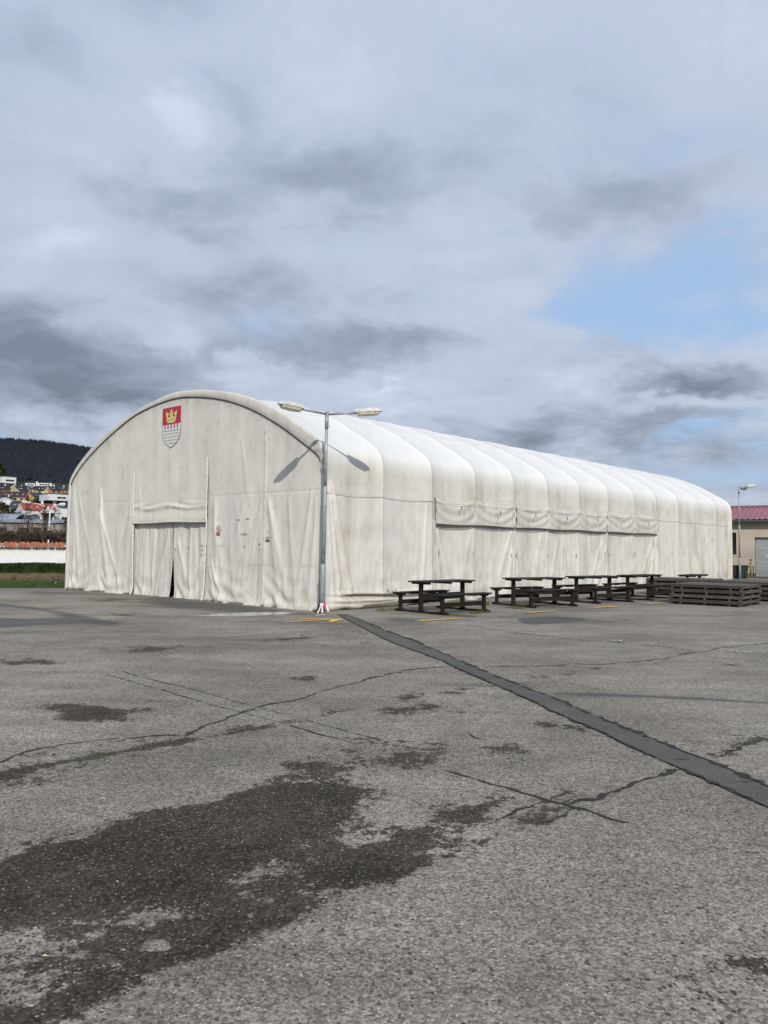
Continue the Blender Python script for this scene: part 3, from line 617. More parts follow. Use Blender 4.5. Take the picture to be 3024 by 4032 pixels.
# ---- gable
def Hg(u,z):
    tz=topz(u); low=sstep(3.3,.4,z)
    h=.05*(fbm(u*.6,z*.35,3,1)-.5)
    h+=.050*low*(pleats(u,z,2.2,3)*.5) 
    h+=.018*low*(pleats(u,z,6.,7,.3,.55)*.5)
    h+=.012*(fbm(u*2.5,z*1.1,4,12)-.5)
    F=[(13.1,3.8,12.2,.5,.12,.05),(13.15,3.6,12.75,.4,.08,.045),(12.8,3.7,11.7,.8,.10,.03),(11.2,3.7,10.3,.4,.13,.055),(11.1,3.5,10.75,.5,.07,.035),(11.15,3.0,9.9,.2,.12,.04),(9.2,3.6,9.35,.3,.07,.04),(9.3,3.0,10.2,.3,.12,-.04),
       (4.6,3.05,4.3,.2,.10,.045),(4.65,2.6,3.7,.3,.12,.05),(2.55,3.0,3.5,.6,.12,-.05),(2.5,2.9,2.9,.5,.07,.04),(2.2,3.0,1.7,.3,.12,.05),(2.15,2.9,1.25,.2,.11,.045),(1.4,3.05,1.1,.3,.09,.035),(.5,3.2,.9,.2,.1,.045),(.35,3.0,.55,.2,.07,.04),(4.75,1.3,3.9,.1,.09,.05),(4.8,1.1,4.35,.05,.07,.045),
       (8.7,3.7,8.4,2.5,.06,.02),(5.1,3.6,5.5,2.5,.06,.02),(7.8,3.2,7.6,2.5,.07,.018),(6.2,3.2,6.3,2.5,.07,.018),(3.6,3.0,3.2,1.6,.15,.04),(3.2,3.0,3.6,1.6,.15,.035),(3.4,4.7,2.9,3.3,.08,.02),(12.3,1.,12.6,.1,.08,.05),(11.6,.9,11.9,.1,.07,.05)]
    for x0,z0,x1,z1,w,a in F: h+=fold(u,z,x0,z0,x1,z1,w,a,1.2)
    for a,b,sd in((.17,2.35,1),(2.4,4.9,2),(8.98,11.2,4),(11.25,13.35,5)): h+=swag(u,z,a,b,sd,.045,.38,13)
    # flare at the ground
    h+=.10*np.exp(-z/.16)*(u*0+1)*np.where((u>4.95)&(u<8.93)&(z<2.33),0,1)
    h+=.05*(fbm(u*3.5,z*4,3,14)-.5)*np.exp(-z/.45)+.02*(fbm(u*6+z*2,z*2.5,3,15)-.5)*low
    # seam strip with laced edge u 2.35..2.8
    h+=.02*np.exp(-((u-2.36)/.04)**2)
    h-=.008*np.exp(-((z-3.05)/.03)**2)*((u<4.9)|((u>9)&(u<11)))
    # horizontal creases of the rolled header
    hd=((u>4.97)&(u<8.91)&(z>2.33))
    h+=np.where(hd,.028*np.exp(-((z-(2.78+.03*np.sin(u*3)+.03*(fbm(u*4,z*0,2,8)-.5)))/.06)**2)+.03*sstep(2.75,2.4,z)+.015*np.sin((z-.1*np.sin(u*2))*30)*np.exp(-((z-2.82)/.12)**2),0)
    em=sstep(.9,.55,np.abs(u-6.9))*sstep(4.3,4.55,z)
    h*=1-em*.9
    # gathered at the top edge
    return h*sstep(0,.5,tz-z)+.012*sstep(.35,0,tz-z)*(fbm(u*9,z*2,2,4)-.5)
def Dg(u,z):
    tz=topz(u)
    d=.42*sstep(.55,.05,tz-z)*fbm(u*1.4,z*1.4,3,21)+.25*sstep(.2,0,tz-z)  # patchy, darker towards the arch edge
    d+=1.5*sstep(.13,.0,z)*sstep(.3,.7,fbm(u*2.2,z*3,3,22))+.12*sstep(.5,0,z)
    for zz,k,a,b in((1.12,.5,.2,3.2),(1.08,.3,.2,3.2),(1.20,.35,10.2,13.2),(3.05,.3,.2,4.9),(3.05,.3,9,11),(.45,.25,.3,2.3),(4.1,.35,3,4.4),(5.75,.3,3.4,5.6)):
        d+=k*np.exp(-((z-zz-.01*np.sin(u*4))/.014)**2)*((u>a)&(u<b))*sstep(.3,.55,fbm(u*2.5,z*0+zz,3,23))
    for uu,k,a,b in((11.25,.35,2,5.5),(8.35,.3,3.9,6.2),(5.65,.25,3.2,6.1),(2.33,.5,.1,5.1),(2.8,.2,.1,5.2),(3.2,.2,3.1,5.2),(6.95,.5,3.6,4.6),(4.9,.3,2.4,4.3),(8.97,.3,2.4,4.0)):
        d+=k*np.exp(-((u-uu)/.022)**2)*((z>a)&(z<b))*sstep(.3,.6,fbm(u*0+uu,z*4,3,24))
    hd=((u>4.97)&(u<8.91)&(z>2.33))
    d+=np.where(hd,.75*np.exp(-((z-2.74-.03*np.sin(u*3))/.05)**2)*fbm(u*5,z*3,3,25)*1.3,0)
    # old tape outlines beside the door
    def rect(a,b,c,e):
        inn=(u>a-.02)&(u<b+.02)&(z>c-.02)&(z<e+.02); return .45*np.where(inn,np.exp(-(np.minimum(np.minimum(abs(u-a),abs(u-b)),np.minimum(abs(z-c),abs(z-e)))/.014)**2),0)
    d+=rect(4.12,4.48,1.62,1.88)+rect(3.93,4.36,1.18,1.6)
    d+=.35*sstep(.72,.8,fbm(u*4,z*4,3,26))
    return d
def gable_piece(name,a,b,zlo=0.,zhi=None,mat=None,off=0.):
    n=max(8,int((b-a)/.032)); us=np.linspace(a,b,n); m=max(30,int(((6.2 if zhi is None else zhi)-zlo)/.034)); tt=np.linspace(0,1,m)
    U,T=np.meshgrid(us,tt,indexing='ij')
    hi=topz(U) if zhi is None else np.full_like(U,zhi)
    Z=zlo+(hi-zlo)*T
    H=Hg(U,Z)
    edge=Z*1
    V=np.stack([.05-off*sstep(4.3,2.6,Z)-H,U,Z],-1)
    return np_mesh(name,V,grid_faces(n,m,False),mat or M_GABLE,tent,True,{'dirt':Dg(U,Z)})
gable_piece('gable_panel',.165,2.34)
gable_piece('gable_panel',2.34,4.95)
gable_piece('gable_panel',8.93,11.24)
gable_piece('gable_panel',11.24,13.335)
gable_piece('door_header',4.95,8.93,2.33,None,None,.04)
# hem of the header
mb=MB()
for u in np.linspace(4.99,8.89,80): pass
us=np.linspace(4.98,8.90,90); Hh=Hg(us,us*0+2.34)
mb.tube([(.01-h,u,2.33+.012*math.sin(u*2.1)) for u,h in zip(us,Hh)],.028,8); build('hem',mb,M_GABLE,tent,True)
# door curtains
def curtain(a,b,sgn,seed):
    n=int((b-a)/.025); us=np.linspace(a,b,n); zs=np.linspace(.01,2.42,80); U,Z=np.meshgrid(us,zs,indexing='ij')
    q=(U-a)/(b-a)
    gapw=.10*np.clip(1-Z/1.2,0,1)**.8
    U2=U+(gapw*(q**3) *-1 if sgn<0 else gapw*((1-q)**3))
    h=.075*(pleats(U,Z,2.6,seed,.3,.25)*.5)+.03*(pleats(U,Z,6,seed+3,.2,.5)*.5)*sstep(2.4,1.5,Z)
    h+=swag(U,Z,a,b,seed,.035,.35,12)
    h+=fold(U,Z,a+.1,2.2,a+.7,.3,.09,.05)+fold(U,Z,b-.15,2.2,b-.6,.4,.09,.05)
    h+=.05*np.exp(-Z/.15)
    V=np.stack([.15-h,U2,Z],-1)
    d=.3*sstep(.2,0,Z)+.25*fbm(U*2,Z*1.,3,seed)
    return np_mesh('door_curtain',V,grid_faces(n,80,False),M_GABLE,tent,True,{'dirt':d})
curtain(4.82,6.80,-1,31); curtain(6.83,9.12,1,37)
# lacing strips either side of the door
for u0,zt,bt in((4.95,4.2,4.97),(8.93,3.99,8.88)):
    n=90; zs=np.linspace(.02,zt,n); V=np.zeros((n,3,3)); Ha=Hg(np.full(n,u0),zs)
    base=np.interp(zs,[0,2.3],[u0+(bt-u0)*2,u0])+.012*(fbm(zs*3,zs*0,2,5)-.5)
    for k,(du,dx) in enumerate(((-.03,.0),(0,-.022),(.03,.0))):
        V[:,k,0]=.0-Ha+dx; V[:,k,1]=base+du; V[:,k,2]=zs
    np_mesh('lacing_strip',V,grid_faces(n,3,True),M_LACE,tent,True)
    mb=MB()
    for zz in np.arange(.2,zt,.23):
        h=float(Hg(np.array([u0]),np.array([zz]))[0]); mb.box(-.030-h,-.02-h,u0-.04,u0-.025,zz,zz+.014)
    build('eyelet',mb,M_PSTRAP,tent,tiny=True)
mb=MB()
for zz in np.arange(.35,4.7,.29):
    h=float(Hg(np.array([2.33]),np.array([zz]))[0]); mb.box(.022-h,.032-h,2.325,2.345,zz,zz+.02)
build('eyelet',mb,M_PSTRAP,tent,tiny=True)
mb=MB()
for zz in np.arange(.3,2.2,.16): mb.box(.05,.07,6.80,6.815,zz,zz+.03); mb.box(.05,.07,6.86,6.88,zz+.05,zz+.07)
build('eyelet',mb,M_PSTRAP,tent,tiny=True)
# arch border
Po,_=dens(OUTs,300); Pi_,_=dens(INNs,300)
# match by nearest arclength fraction is fine
V=np.zeros((300,6,3)); DD=np.zeros((300,6))
for k,(f,xo) in enumerate(((0,.045),(.15,.02),(.5,.008),(.8,.010),(.985,.022),(1.,.06))):
    q=Pi_*(1-f)+Po*f; crump=np.exp(-((q[:,0]-.22)/.4)**2)*sstep(3.2,3.7,q[:,1])
    ii=np.arange(300)*1.
    V[:,k,1]=q[:,0]; V[:,k,2]=q[:,1]; V[:,k,0]=xo-.08*crump*np.sin(ii*1.7+f*2)*math.sin(math.pi*f)-.02*(fbm(ii*.15,ii*0+f*2,3,41)-.5)
    DD[:,k]=.35*fbm(ii*.1,ii*0+f*3,3,44)+.6*crump*(.5+.5*np.sin(ii*1.7+f*2))  # dark stripes follow the crumpled wrinkles
np_mesh('arch_border',V,grid_faces(300,6,False),M_GABLE,tent,True,{'dirt':DD})
am=Pi_[Pi_[:,1]>3.75]; mb=MB(); mb.tube([(.028,u,z) for u,z in am],.014,6); build('cord',mb,M_CORD,tent,True)
# ---- long side walls and roof
RIB=[0.04,2.23,4.39,6.57,8.81,11.12,13.49,15.88,18.36,20.83,23.34,25.97,28.55,31.18]
PR,PL=dens(OUTs,380)
TN=np.gradient(PR,axis=0); TN/=np.linalg.norm(TN,axis=1)[:,None]; NR=np.stack([-TN[:,1],TN[:,0]],1)   # outward? fixed below
if NR[5,0]>0: NR=-NR
iW=int(np.argmax(PR[:,1]>3.15)); iE=len(PR)-int(np.argmax(PR[::-1,1]>3.15))-1
L=PL; lw=L[iW]; Lt=L[-1]
lc=np.minimum(L,Lt-L)
AMP=np.interp(lc,[0,1.,2.0,3.2,3.95,4.6,6.5,8.3,9.8],[.03,.07,.095,.12,.14,.125,.11,.09,.07])
for l0 in (6.6,9.3): AMP=AMP*(1-.38*np.exp(-((lc-l0)/.10)**2))
PUR=sum(np.exp(-((lc-l0)/.05)**2) for l0 in (6.6,9.3))  # darker line along each purlin
def Dw(s,z):
    low=sstep(3.3,.5,z)
    h=.03*(fbm(s*.7,z*.4,3,51)-.5)+.010*(fbm(s*3,z*1.2,4,52)-.5)
    win=((s>4.6)&(s<20.8)&(z<2.4))*1.
    h+=.022*low*(pleats(s,z,1.6,53,.6)*.5)*(1+win*.7)
    h+=.014*low*pleats(s,z,5,54,.3,.4)*.5
    h-=.05*win
    F=[(.25,3.5,1.25,.4,.06,.13),(.2,3.4,.75,.5,.045,.11),(.15,3.0,.45,.3,.05,.05),(.5,3.3,1.7,1.,.1,.03),(4.2,3.0,4.05,.5,.06,.035),(3.9,3.1,3.7,.6,.06,.025)]
    for a,b in((4.6,8.95),(8.95,12.33),(12.33,15.84),(15.84,20.8)):
        F+=[(a+.15,2.3,a+.9,.5,.1,.045),(a+.1,1.9,a+.45,.2,.07,.04),(b-.15,2.3,b-1.,.5,.1,.045),(b-.1,1.8,b-.4,.2,.07,.045),(a+1.9,2.3,a+1.2,.3,.12,.04),(a+2.1,2.3,a+2.6,.3,.1,.035)]
    F+=[(15.6,2.1,14.4,.3,.12,.07),(15.7,1.6,14.9,.1,.1,.06)]
    for x in (21.5,22.6,23.4,24.6,25.6,26.1,27.4,28.3,29.2): F+=[(x,2.9,x+.25,.2,.1,.035)]
    F+=[(31.0,3.2,30.1,.2,.12,.09),(31.0,3.0,30.55,.2,.08,.07),(30.9,2.6,30.85,.2,.06,.05),(28.7,2.6,29.2,.3,.08,.05),(26.35,2.6,26.7,.3,.08,.06),(26.3,2.6,25.9,.3,.08,.05)]
    for f in F: h+=fold(s,z,*f,1.15)
    for a,b,sd in((.1,4.5,2),(4.6,8.95,3),(8.95,12.3,4),(12.3,15.8,5),(15.85,20.8,6)): h+=swag(s,z,a,b,sd,.05 if a<1 else .03,.35,13)
    m_=sstep(4.8,3.8,s)*sstep(.0,.8,s); cz=z-.06*((s-2.3)/2.2)**2; h+=m_*(.15*np.exp(-((cz-.20)/.07)**2)+.13*np.exp(-((cz-.06)/.06)**2)+.05*np.exp(-((cz-.36)/.05)**2)-.03*np.exp(-((cz-.30)/.03)**2)+.012*np.sin(s*9+z*14)*np.exp(-z/.25))
    h+=.05*np.exp(-z/.1)+.05*(fbm(s*3.5,z*4,3,16)-.5)*np.exp(-z/.45)+.018*(fbm(s*6-z*2,z*2.2,3,17)-.5)*low
    for sx in(4.6,8.95,12.33,15.84,20.8,26.4,28.8): h+=np.where(z<2.4,.035*np.exp(-((s-sx-.03*np.sin(z*5+sx))/.035)**2),0)
    h-=.02*np.exp(-((z-2.93)/.03)**2)*(fbm(s*3,z*0,2,5))
    return h
def Ds(s,z):
    d=.38*sstep(2.9,3.6,z)*sstep(4.1,3.5,z)*fbm(s*.9,z*.6,3,61)
    d+=.55*sstep(.55,.0,z)*fbm(s*1.2,z*3,3,62)+1.3*sstep(.12,0,z)*sstep(.3,.7,fbm(s*2.,z*3,3,68))
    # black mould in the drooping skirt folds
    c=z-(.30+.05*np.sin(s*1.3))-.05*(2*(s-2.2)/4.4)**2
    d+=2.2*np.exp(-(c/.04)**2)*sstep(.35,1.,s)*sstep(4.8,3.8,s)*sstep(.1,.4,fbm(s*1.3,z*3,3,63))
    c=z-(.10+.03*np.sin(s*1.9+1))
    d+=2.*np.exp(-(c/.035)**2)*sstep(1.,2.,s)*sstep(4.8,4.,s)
    for zz,k,a,b in((1.12,.5,.2,2.4),(1.08,.4,.3,2.3),(3.28,.35,.7,1.5),(3.33,.3,2.9,3.8),(3.33,.3,7.2,8.3),(2.1,.3,2.4,4.2),(1.55,.25,3.2,4.),(3.18,.35,4.5,8.8)):
        d+=k*np.exp(-((z-zz)/.016)**2)*((s>a)&(s<b))*sstep(.3,.55,fbm(s*2.5,z*0+zz,3,64))
    for sx in(4.6,8.95,12.33,15.84,20.8,26.4,28.8): d+=np.where(z<2.35,.75*np.exp(-((s-sx-.05-.03*np.sin(z*5+sx))/.022)**2)*sstep(.35,.55,fbm(s*0+sx,z*5,2,65)),0)
    d+=.5*sstep(.60,.75,fbm(s*.9,z*.25,3,66))*sstep(3.6,2.5,z)
    d-=.35*sstep(.55,.7,fbm(s*1.,z*1.5,2,67))*((s<5)&(z<2.4))   # scrubbed patches
    return np.maximum(d,0)
def bay(i):
    a,b=RIB[i],RIB[i+1]; n=70 if i<5 else (56 if i<9 else 40); ss=np.linspace(a,b,n); w_=(ss-a)/(b-a)
    prof=.55*(4*w_*(1-w_))**.4+.5*(4*w_*(1-w_))**1.1
    if i==0: prof=prof*np.where(w_<.5,.5+w_,1)
    def surf(idx,detail,name,mat,rowsub=1):
        P=PR[idx];N=NR[idx];A=AMP[idx]
        if rowsub>1:
            k=np.linspace(0,len(idx)-1,(len(idx)-1)*rowsub+1); ii=np.arange(len(idx))
            P=np.stack([np.interp(k,ii,P[:,c]) for c in(0,1)],1); N=np.stack([np.interp(k,ii,N[:,c]) for c in(0,1)],1); A=np.interp(k,ii,A)
            pur=np.zeros(len(k))
        else: pur=PUR[idx]
        SS,AA=np.meshgrid(ss,A,indexing='ij'); Pz=np.broadcast_to(P[:,1],SS.shape)
        off=-AA*prof[:,None]
        dz=np.zeros_like(SS)
        if detail:
            off=off+Dw(SS,Pz)*sstep(3.5,3.1,Pz) if name=='wall_panel' else off+Dw(SS,Pz)*sstep(3.5,3.0,Pz)
            dz=Ds(SS,Pz)
        rn=fbm(SS*1.2,np.broadcast_to(np.arange(len(P))*.07,SS.shape),3,70+i)-.5
        off=off+.02*rn*(Pz>3.3)
        dirt=dz+np.broadcast_to(pur,SS.shape)*1.1*(.35+fbm(SS*3,SS*0,2,71))+np.exp(-((SS-a)/.035)**2)*.5+np.exp(-((SS-b)/.03)**2)*.2  # last terms: thin rib lines with the shade beside them painted in
        X=SS
        V=np.stack([X,P[:,0][None,:]+N[:,0][None,:]*off,P[:,1][None,:]+N[:,1][None,:]*off],-1)
        V[...,2]=np.maximum(V[...,2],0.006)
        return np_mesh(name,V,grid_faces(n,len(P),True),mat,tent,True,{'dirt':dirt})
    surf(np.arange(0,iW+1),True,'wall_panel',M_WALL,2 if i<9 else 1)
    surf(np.arange(iW,iE+1),True,'roof_panel',M_ROOF)
    surf(np.arange(iE,len(PR)),False,'wall_panel',M_WALL)
# wall dirt near the shoulder also belongs to the roof sheet, handled by Ds
for i in range(13): bay(i)
# rear gable
mb=MB(); n=len(PR); mb.add([(31.16,u,z) for u,z in PR],[tuple(range(n))]); build('rear_gable',mb,M_GABLE,tent)
# side awning flaps
def flap(a,b,seed):
    n=int((b-a)/.035); ss=np.linspace(a,b,n); zs=np.linspace(2.31,3.18,44); X,Z=np.meshgrid(ss,zs,indexing='ij')
    rb=np.array(RIB); k=np.clip(np.searchsorted(rb,X)-1,0,12); w_=(X-rb[k])/(rb[k+1]-rb[k])
    half=np.abs((w_*2)%1-0.0); half=np.minimum(half,1-half)*2
    top=3.12+.05*np.sin(w_*math.pi)*0-.12*((1-np.abs(2*w_-1))**.5)*(seed%3!=1)+.06
    q=(Z-2.31)/.87; Zr=2.31+.012*np.sin(X*2)+q*(top-2.31)
    bul=(4*w_*(1-w_))**.5
    h=.02+.05*np.sin(math.pi*np.clip(1-q,0,1)**.7*.9)*(.55+.45*bul)
    # drapery arcs hung from the ribs
    sag=.42*(4*w_*(1-w_))
    c=(q+sag); h+=.016*np.sin(c*15+seed*2+3*fbm(X*.8,Z*1.2,2,seed))*sstep(0,.25,q)*sstep(1.,.8,q)
    h+=.03*(fbm(X*1.5,Z*3,3,seed+5)-.5)
    d0=np.minimum(w_*(rb[k+1]-rb[k]),(1-w_)*(rb[k+1]-rb[k])); h-=.05*np.exp(-(d0/.05)**2)*sstep(.1,.35,q)*sstep(.95,.7,q)
    h=h*.8*(np.clip((1-q)*6,0,1)*.9+.1)
    d=.35*fbm(X*1.5,Z*2,3,seed)+.5*np.exp(-(d0/.03)**2)*((q>.35)&(q<.75))+.6*sstep(.06,0,q)+.3*np.exp(-((q-.95)/.04)**2)  # darker at the lower edge and in the rib pinches
    amp=np.interp(Zr,[2.3,3.2],[.07,.11])
    Y=-h-.0+amp*(4*w_*(1-w_))**.62*.6
    return np_mesh('awning_flap',np.stack([X,Y,Zr],-1),grid_faces(n,44,True),M_FLAP,tent,True,{'dirt':d})
for k,(a,b) in enumerate(((4.55,8.93),(8.98,15.80),(15.84,20.82))): flap(a,b,2+k)
for a,b in((4.6,8.9),(9.02,15.78),(15.9,20.8)):
    mb=MB(); mb.tube([(x,-.035,2.312+.012*math.sin(x*2)) for x in np.linspace(a,b,60)],.013,6); build('hem',mb,M_STRAP,tent,True)  # dark hem; its colour also paints the shadow line below the flap
# rope along the side, pinned at each rib
pts=[]
for a,b in zip(RIB[:-1],RIB[1:]):
    for w_ in np.linspace(0,1,9)[:-1]:
        x=a+(b-a)*w_; fl=(4.6<x<20.8); y=-.006+0.112*(.55*(4*w_*(1-w_))**.4+.5*(4*w_*(1-w_))**1.1) if not fl else -.085+.03*(4*w_*(1-w_))**.62
        pts.append((x,y-.008,2.98-.05*4*w_*(1-w_)))
pts.append((31.1,-.04,2.97)); mb=MB(); mb.tube(pts,.006,5); build('rope',mb,M_ROPE,tent,True)
# straps and tabs on the side
def strap(s,z,ln,mat=M_STRAP,tilt=0.,y=None):
    y=-.17 if y is None else y
    mb=MB(); mb.beam((s,y,z),(s+tilt,y-.01,z-ln),.03,.012,(0,1,0)); return build('strap',mb,mat,tent)
for s_,z_,l_ in((5.6,2.88,.13),(7.75,2.82,.14),(9.95,2.82,.14),(12.2,2.80,.13),(14.6,2.80,.13),(17.0,2.84,.12),(19.5,2.78,.12)): strap(s_,z_,l_)
def wy(s,z): return -float(Dw(np.array([s]),np.array([z]))[0])+.0
for s_,z_ in((4.75,1.55),(6.55,1.52),(8.75,1.45),(9.05,1.45),(11.15,1.45),(13.3,1.45),(15.65,1.5),(16.1,1.48),(18.6,1.5),(22.6,1.52),(24.3,1.55)): strap(s_,z_,.14,M_PSTRAP,0,wy(s_,z_)-.0)
for s_,z_,l_ in((26.85,2.3,.28),(28.0,2.3,.25),(27.,1.6,.1)): strap(s_,z_,l_,M_PSTRAP,0,wy(s_,z_)-.02)
# ---- crest printed on the gable
M_RED=simple('crest_red',(.40,.018,.055),.5,.08,3); M_GOLD=simple('crest_yellow',(.62,.56,.20),.5,.08); M_INK=simple('crest_ink',(.14,.155,.17),.6,.1); M_CW=simple('crest_white',(.64,.65,.62),.5,.05); M_GOLDD=simple('crest_gold_line',(.26,.23,.06),.6,.1)
EX=.036
def em(layer):
    return lambda a,b,d: (EX-.004*layer-d, 7.395-a, 4.64+b)   # a to the right 0..1, b up 0..1.27
crest=empty('crest',(0,0,0),0,tent)
def halfw(b): return .5*(1-max(0,1-b/.6)**3.2)
bs_=[.6,.5,.4,.32,.25,.19,.14,.10,.06,.03,.01]
shield=[(0,1.27),(1,1.27)]+[(.5+halfw(b),b) for b in bs_]+[(.5,0)]+[(.5-halfw(b),b) for b in bs_[::-1]]
mb=MB(); mb.prism(shield,em(0),.002); build('shield_field',mb,M_CW,crest)
mb=MB(); mb.prism([(0,1.27),(1,1.27),(1,.74),(0,.74)],em(1),.002)
for k in range(5): x0=.115+k*.171; mb.prism([(x0,.745),(x0+.062,.745),(x0+.062,.60),(x0,.60)],em(1.2),.002)
build('red_field',mb,M_RED,crest)
def lineseg(mb,a,b,wd,lay):
    a=np.array(a,float);b=np.array(b,float);d=(b-a)/np.linalg.norm(b-a);n=np.array([-d[1],d[0]])*wd/2
    mb.prism([tuple(a+n),tuple(b+n),tuple(b-n),tuple(a-n)],em(lay),.0015)
mb=MB()
for a,b in zip(shield[2:-1],shield[3:]): lineseg(mb,a,b,.011,2)
lineseg(mb,(1,.78),(1,.6),.011,2); lineseg(mb,(0,.78),(0,.6),.011,2)
def invh(hw): return .6*(1-(1-min(1,hw/.5))**(1/3.2))
rows=[.54,.44,.34,.24,.14]
for k,b in enumerate(rows):
    hw=halfw(b); lineseg(mb,(.5-hw,b),(.5+hw,b),.011 if k==0 else .007,2.1)
    b2=rows[k+1] if k<4 else .02
    for j in range(-4,5):
        x=.5+j*.17+(.085 if k%2 else 0)+.02
        hw2=halfw(max(b2,.03))
        if abs(x-.5)<halfw((b+b2)/2)-.02: lineseg(mb,(x,b),(x,max(b2,invh(abs(x-.5)))),.006,2.3)
build('wall_lines',mb,M_INK,crest)
crown=[(.27,.83),(.73,.83),(.76,.95),(.80,1.20),(.84,1.22)]
# crown body: band, middle and side leaves
mb=MB(); L3=em(2.6)
mb.prism([(.25,.82),(.33,.79),(.5,.78),(.67,.79),(.74,.83),(.75,.93),(.25,.93)],L3,.002)
mb.prism([(.24,.90),(.27,.90),(.31,1.0),(.35,1.09),(.30,1.13),(.26,1.08),(.185,1.19)],em(2.75),.002)
mb.prism([(.75,.90),(.72,.90),(.69,1.0),(.65,1.07),(.70,1.13),(.74,1.08),(.82,1.19)],em(2.75),.002)
mb.prism([(.45,.90),(.55,.90),(.58,1.0),(.61,1.05),(.57,1.11),(.53,1.11),(.55,1.15),(.50,1.21),(.45,1.15),(.47,1.11),(.43,1.11),(.39,1.05),(.42,1.0)],em(2.9),.002)
for c in(.36,.64): mb.prism([(c-.09,.925),(c+.09,.925),(c,.975)],em(3.05),.002)
build('crown',mb,M_GOLD,crest)
mb=MB()
for cx,cy,rx,ry in((.5,1.04,.026,.04),(.34,.885,.018,.026),(.5,.89,.018,.026),(.66,.885,.018,.026)):
    P_=[(cx+rx*math.cos(q),cy+ry*math.sin(q)) for q in np.linspace(0,2*math.pi,13)]
    for a,b in zip(P_[:-1],P_[1:]): lineseg(mb,a,b,.008,4)
P_=[(.28+.44*q,.835+.028*math.sin(q*math.pi)) for q in np.linspace(0,1,9)]
for a,b in zip(P_[:-1],P_[1:]): lineseg(mb,a,b,.008,4)
build('crown_lines',mb,M_GOLDD,crest,tiny=True)
# ---- signs on the gable
M_SRED=simple('sign_red',(.30,.035,.03),.5,.1); M_SPINK=simple('sign_pale_red',(.62,.40,.36),.5,.1); M_SBLK=simple('sign_black',(.02,.02,.022),.5,.1); M_STAN=simple('sign_tan',(.45,.33,.16),.5,.1)
def gx_(u,z): return .05-float(Hg(np.array([u]),np.array([z]))[0])
ns=empty('no_smoking_sign',(gx_(4.37,2.1)-.02,4.37,2.1),0,tent)
mb=MB(); mb.prism([(.16*math.cos(a),.16*math.sin(a)) for a in np.linspace(0,2*math.pi,25)[:-1]],lambda a,b,d:(-d,-a,b),.006); build('disc',mb,M_CW,ns)
mb=MB(); P_=np.linspace(0,2*math.pi,29)
for a,b in zip(P_[:-1],P_[1:]):
    mb.prism([(.165*math.cos(a),.165*math.sin(a)),(.165*math.cos(b),.165*math.sin(b)),(.14*math.cos(b),.14*math.sin(b)),(.14*math.cos(a),.14*math.sin(a))],lambda p,q,d:(-.007-d,-p,q),.003)
mb.beam((-.010,.105,.105),(-.010,-.105,-.105),.022,.003,(1,0,0)); build('red_ring',mb,M_SRED,ns)
mb=MB(); mb.beam((-.008,.10,-.045),(-.008,-.08,.0),.004,.028,(0,0,1)); mb.beam((-.008,-.03,.02),(-.008,-.07,.08),.004,.014,(0,0,1)); mb.beam((-.008,.08,-.02),(-.008,.05,.06),.004,.012,(0,0,1)); build('cigarette',mb,M_INK,ns)
fs=empty('warning_sign',(gx_(4.37,1.9)-.025,4.37,1.925),0,tent)
mb=MB(); mb.box(-.006,0,-.16,.16,-.055,.055); build('plate',mb,M_SRED,fs)
mb=MB(); mb.box(-.009,-.006,-.125,.125,-.018,.03); build('text_panel',mb,M_SPINK,fs)
mb=MB()
for k in range(7): mb.box(-.011,-.009,-.1+k*.03,-.082+k*.03,-.006,.018)
build('lettering',mb,M_SRED,fs,tiny=True)
ns.scale=(1,.58,.58); fs.scale=(1,.55,.7); fs.location.z=1.955
st=empty('sticker',(gx_(2.2,1.8)-.025,2.2,1.8),0,tent)
mb=MB(); mb.box(-.005,0,-.1,.1,-.08,.08); build('plate',mb,M_SBLK,st)
mb=MB(); mb.box(-.008,-.005,.035,.1,-.055,.08); build('pale_panel',mb,M_CW,st)
mb=MB(); mb.box(-.008,-.005,-.1,-.03,-.055,.08); build('tan_panel',mb,M_STAN,st)
mb=MB(); mb.prism([(.02*math.cos(a)-.065,.025*math.sin(a)+.01) for a in np.linspace(0,6.28,9)[:-1]],lambda p,q,d:(-.009-d,-p,q),.002); mb.prism([(.018*math.cos(a)+.005,.03*math.sin(a)+.02) for a in np.linspace(0,6.28,9)[:-1]],lambda p,q,d:(-.009-d,-p,q),.002); build('print',mb,M_CW,st,tiny=True); st.scale=(1,.85,.7)
# hand writing and scuffs
mb=MB(); x=gx_(3.15,1.95)-.03
for k in range(9): mb.beam((x,3.30-k*.033,1.925+.01*((k*7)%3-1)),(x,3.28-k*.033,1.955),.008,.003,(1,0,0)); mb.beam((x,3.30-k*.033,1.94),(x,3.275-k*.033,1.935+.008*((k*5)%3-1)),.008,.003,(1,0,0))
build('handwriting',mb,M_SBLK,tent,tiny=True)
mb=MB()
for u_,z_ in((3.05,2.36),(3.42,2.34)): mb.box(gx_(u_,z_)-.02,gx_(u_,z_),u_-.06,u_+.06,z_-.006,z_+.006)
for u_,z_ in((2.52,1.66),(5.25,1.62),(5.22,1.48),(5.24,1.33),(5.92,1.55),(6.62,1.5)): 
    xo=gx_(u_,z_) if u_<5 else .09
    mb.box(xo-.02,xo,u_-.022,u_+.015,z_-.013,z_+.013)
build('patch_mark',mb,M_SBLK,tent,tiny=True)
mb=MB(); mb.box(gx_(3.17,1.6)-.03,gx_(3.17,1.6)-.02,3.15,3.18,1.58,1.61); build('red_mark',mb,M_SRED,tent)
